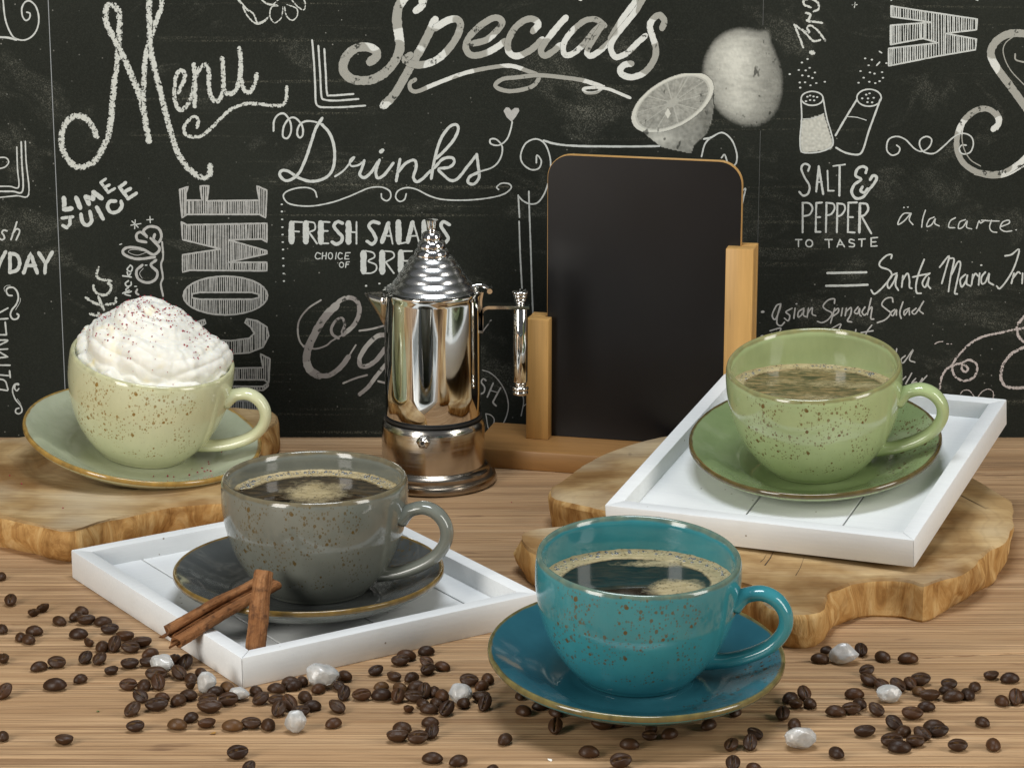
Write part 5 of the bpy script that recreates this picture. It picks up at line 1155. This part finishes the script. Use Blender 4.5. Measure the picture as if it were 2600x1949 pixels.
# hidden beans that carry the back of the teal saucer
for q in ((1500, 1640, 48, 30, 0, 'D'), (1720, 1640, 48, 30, 20, 'D'), (1610, 1612, 50, 30, 10, 'D')): beans.append(list(q))
LM = [(60, 1560, 'at the far left above the beans cluster', 'on the left near the frame edge'), (60, 1800, '', 'at the left frame edge in front'), (190, 1590, '', 'in the trail left of the grey cup tray'), (290, 1640, '', 'in the trail just left of the white tray edge'),
      (150, 1700, '', 'in the loose patch on the left wood'), (400, 1700, '', 'around the leftmost sugar crystal'), (500, 1740, '', 'left of the white tray corner'), (600, 1790, '', 'below the white tray corner'), (400, 1840, '', 'in the front left cluster'), (700, 1770, '', 'beside the round front sugar crystal'),
      (740, 1750, '', 'beneath the largest sugar crystal'), (980, 1690, '', 'near the right front side of the flat tray'), (960, 1770, '', 'in the dense heap left of the teal saucer'), (1080, 1790, '', 'at the right end of the dense heap'), (1200, 1760, '', 'around the sugar crystal beside the teal saucer'), (1040, 1860, '', 'in the small front pile below the dense heap'),
      (1170, 1925, '', 'at the bottom edge left of the teal saucer'), (640, 1910, '', 'at the bottom edge on the left'), (1400, 1810, '', 'under the left front rim of the teal saucer'), (1640, 1860, '', 'under the front rim of the teal saucer'), (1560, 1920, '', 'in front of the teal saucer'), (1860, 1850, '', 'right in front of the teal saucer'), (2010, 1780, '', 'just right of the teal saucer'),
      (2120, 1655, '', 'around the sugar crystal below the teak slice'), (2240, 1725, '', 'above the small right sugar crystal'), (2160, 1790, '', 'left of the small right sugar crystal'), (2390, 1750, '', 'in the upper right cluster'), (2320, 1790, '', 'below the small right sugar crystal'), (2560, 1750, '', 'at the right frame edge'), (2320, 1870, '', 'in the front right pile'), (2480, 1870, '', 'in the lower right corner'), (2120, 1890, '', 'right of the wide front sugar crystal')]
DESC = {'D': 'back-up bean', 'C': 'crease-up bean', 'S': 'flat-side-up bean', 'B': 'broken bean shell', 'L': 'paler brown bean'}
made = []
for i, (x, y, l, wv_, an, ps) in enumerate(beans):
    rr = random.Random(100+i)
    g = at_z(x, y, .0022); dep = (g-Vector((0, 0, CAMH))); dep = dep.y*cos(TH)-dep.z*sin(TH); px = dep/F
    L = l*px; L0, W0 = .0098, .0071; sc = rr.uniform(.94, 1.06)
    lim = rr.uniform(-.25, .25)
    if L >= L0*.93: sc = max(.9, min(1.22, L/L0)); yaw = lim*.6
    else:
        sc = max(.80, min(1.02, (wv_*px/.0062)*.55+.45)); Lr = L/sc
        c2 = (Lr*Lr-W0*W0)/(L0*L0-W0*W0); c2 = max(0, min(1, c2)); yaw = math.acos(sqrt(c2))*(1 if rr.random() < .5 else -1)
    if an > 3: yaw = abs(yaw)+R_(an)*.4
    if an < -3: yaw = -abs(yaw)+R_(an)*.4
    if abs(an) > 50: yaw = R_(80)*(1 if an > 0 else -1)
    brok = ps == 'B'; me = bean_var(rr.randrange(6), 2 if ps == 'L' else rr.choice((0, 0, 1, 1, 3, 1)), brok)
    if brok: sc *= .95
    if ps in 'DL': Rm = Matrix.Rotation(yaw, 3, 'Z') @ Matrix.Rotation(R_(rr.uniform(-7, 7)), 3, 'X') @ Matrix.Rotation(R_(rr.uniform(-5, 5)), 3, 'Y')
    elif ps == 'C': Rm = Matrix.Rotation(R_(rr.uniform(16, 42)), 3, 'X') @ Matrix.Rotation(yaw, 3, 'Z') @ Matrix.Rotation(pi+R_(rr.uniform(-8, 8)), 3, 'X')
    elif ps == 'S': Rm = Matrix.Rotation(R_(rr.uniform(-4, 8)), 3, 'X') @ Matrix.Rotation(yaw, 3, 'Z') @ Matrix.Rotation(pi, 3, 'X')
    else: Rm = Euler((R_(rr.uniform(120, 220)), R_(rr.uniform(-30, 30)), yaw+rr.uniform(-1, 1))).to_matrix()
    co = np.empty(len(me.vertices)*3); me.vertices.foreach_get('co', co); co = co.reshape(-1, 3) @ np.array(Rm).T*sc
    zmin, zmax = co[:, 2].min(), co[:, 2].max()
    # the picture point is the middle of the bean
    g = at_z(x, y, (zmax-zmin)/2); loc = Vector((g.x, g.y, -zmin))
    # rest on a neighbour instead of cutting through it
    lift = 0
    for (q, hz_, rad) in made:
        d = hypot(q.x-loc.x, q.y-loc.y)
        if d < .0046: lift = max(lift, hz_*.62*(1-d/.0075))
    if lift > 0: g = at_z(x, y, (zmax-zmin)/2+lift); loc = Vector((g.x, g.y, -zmin+lift))
    made.append((Vector((g.x, g.y, 0)), zmax-zmin, .004))
    o = bpy.data.objects.new('coffee_bean', me); COL.objects.link(o)
    o.matrix_world = Matrix.Translation(loc) @ Rm.to_4x4() @ Matrix.Scale(sc, 4)
    lm = min(range(len(LM)), key=lambda k: hypot(LM[k][0]-x, (LM[k][1]-y)*1.4)); made[-1] += ()
    o['category'] = 'coffee bean'; o['_k'] = '%d|%s' % (lm, ps); beans[i] += [o, lm]
ORD = ['', 'first', 'second', 'third', 'fourth', 'fifth', 'sixth', 'seventh', 'eighth', 'ninth', 'tenth', 'eleventh', 'twelfth']
grp = {}
for b in beans: grp.setdefault((b[7], b[5]), []).append(b)
for (lm, ps), bs in grp.items():
    bs.sort(key=lambda b: b[0])
    for i, b in enumerate(bs):
        pre = '' if len(bs) == 1 else ('leftmost ' if i == 0 else 'rightmost ' if i == len(bs)-1 else ORD[i+1]+' from left ')
        b[6]['label'] = (pre+DESC[ps]+' '+LM[lm][3]).strip(); b[6]['group'] = 'coffee beans scattered on the table'
        del b[6]['_k']
# tiny crumbs
def chip(x, y, wd, hd, c, label, cat):
    a = at_z(x, y, .0004); k = .001/5.0; bm = bmesh.new(); rr = random.Random(int(x))
    for _ in range(10): bm.verts.new((rr.uniform(-.5, .5)*wd*k, rr.uniform(-1.2, 1.2)*hd*k, rr.uniform(0, .0010)))
    bmesh.ops.convex_hull(bm, input=bm.verts); o = obj('crumb', bm, NT('crumb_'+cat, color=c, rough=.5).m, None, False); o.location = (a.x, a.y, 0); tag(o, label, 'crumb')
chip(249, 1805, 10, 6, (.10, .16, .05), 'tiny green leaf flake on the left wood', 'green')
chip(541, 1859, 16, 9, (.50, .26, .06), 'small orange brown flake below the front left beans', 'orange')
chip(1396, 1929, 13, 6, (.85, .85, .80), 'small white sugar flake in front of the teal saucer', 'white')
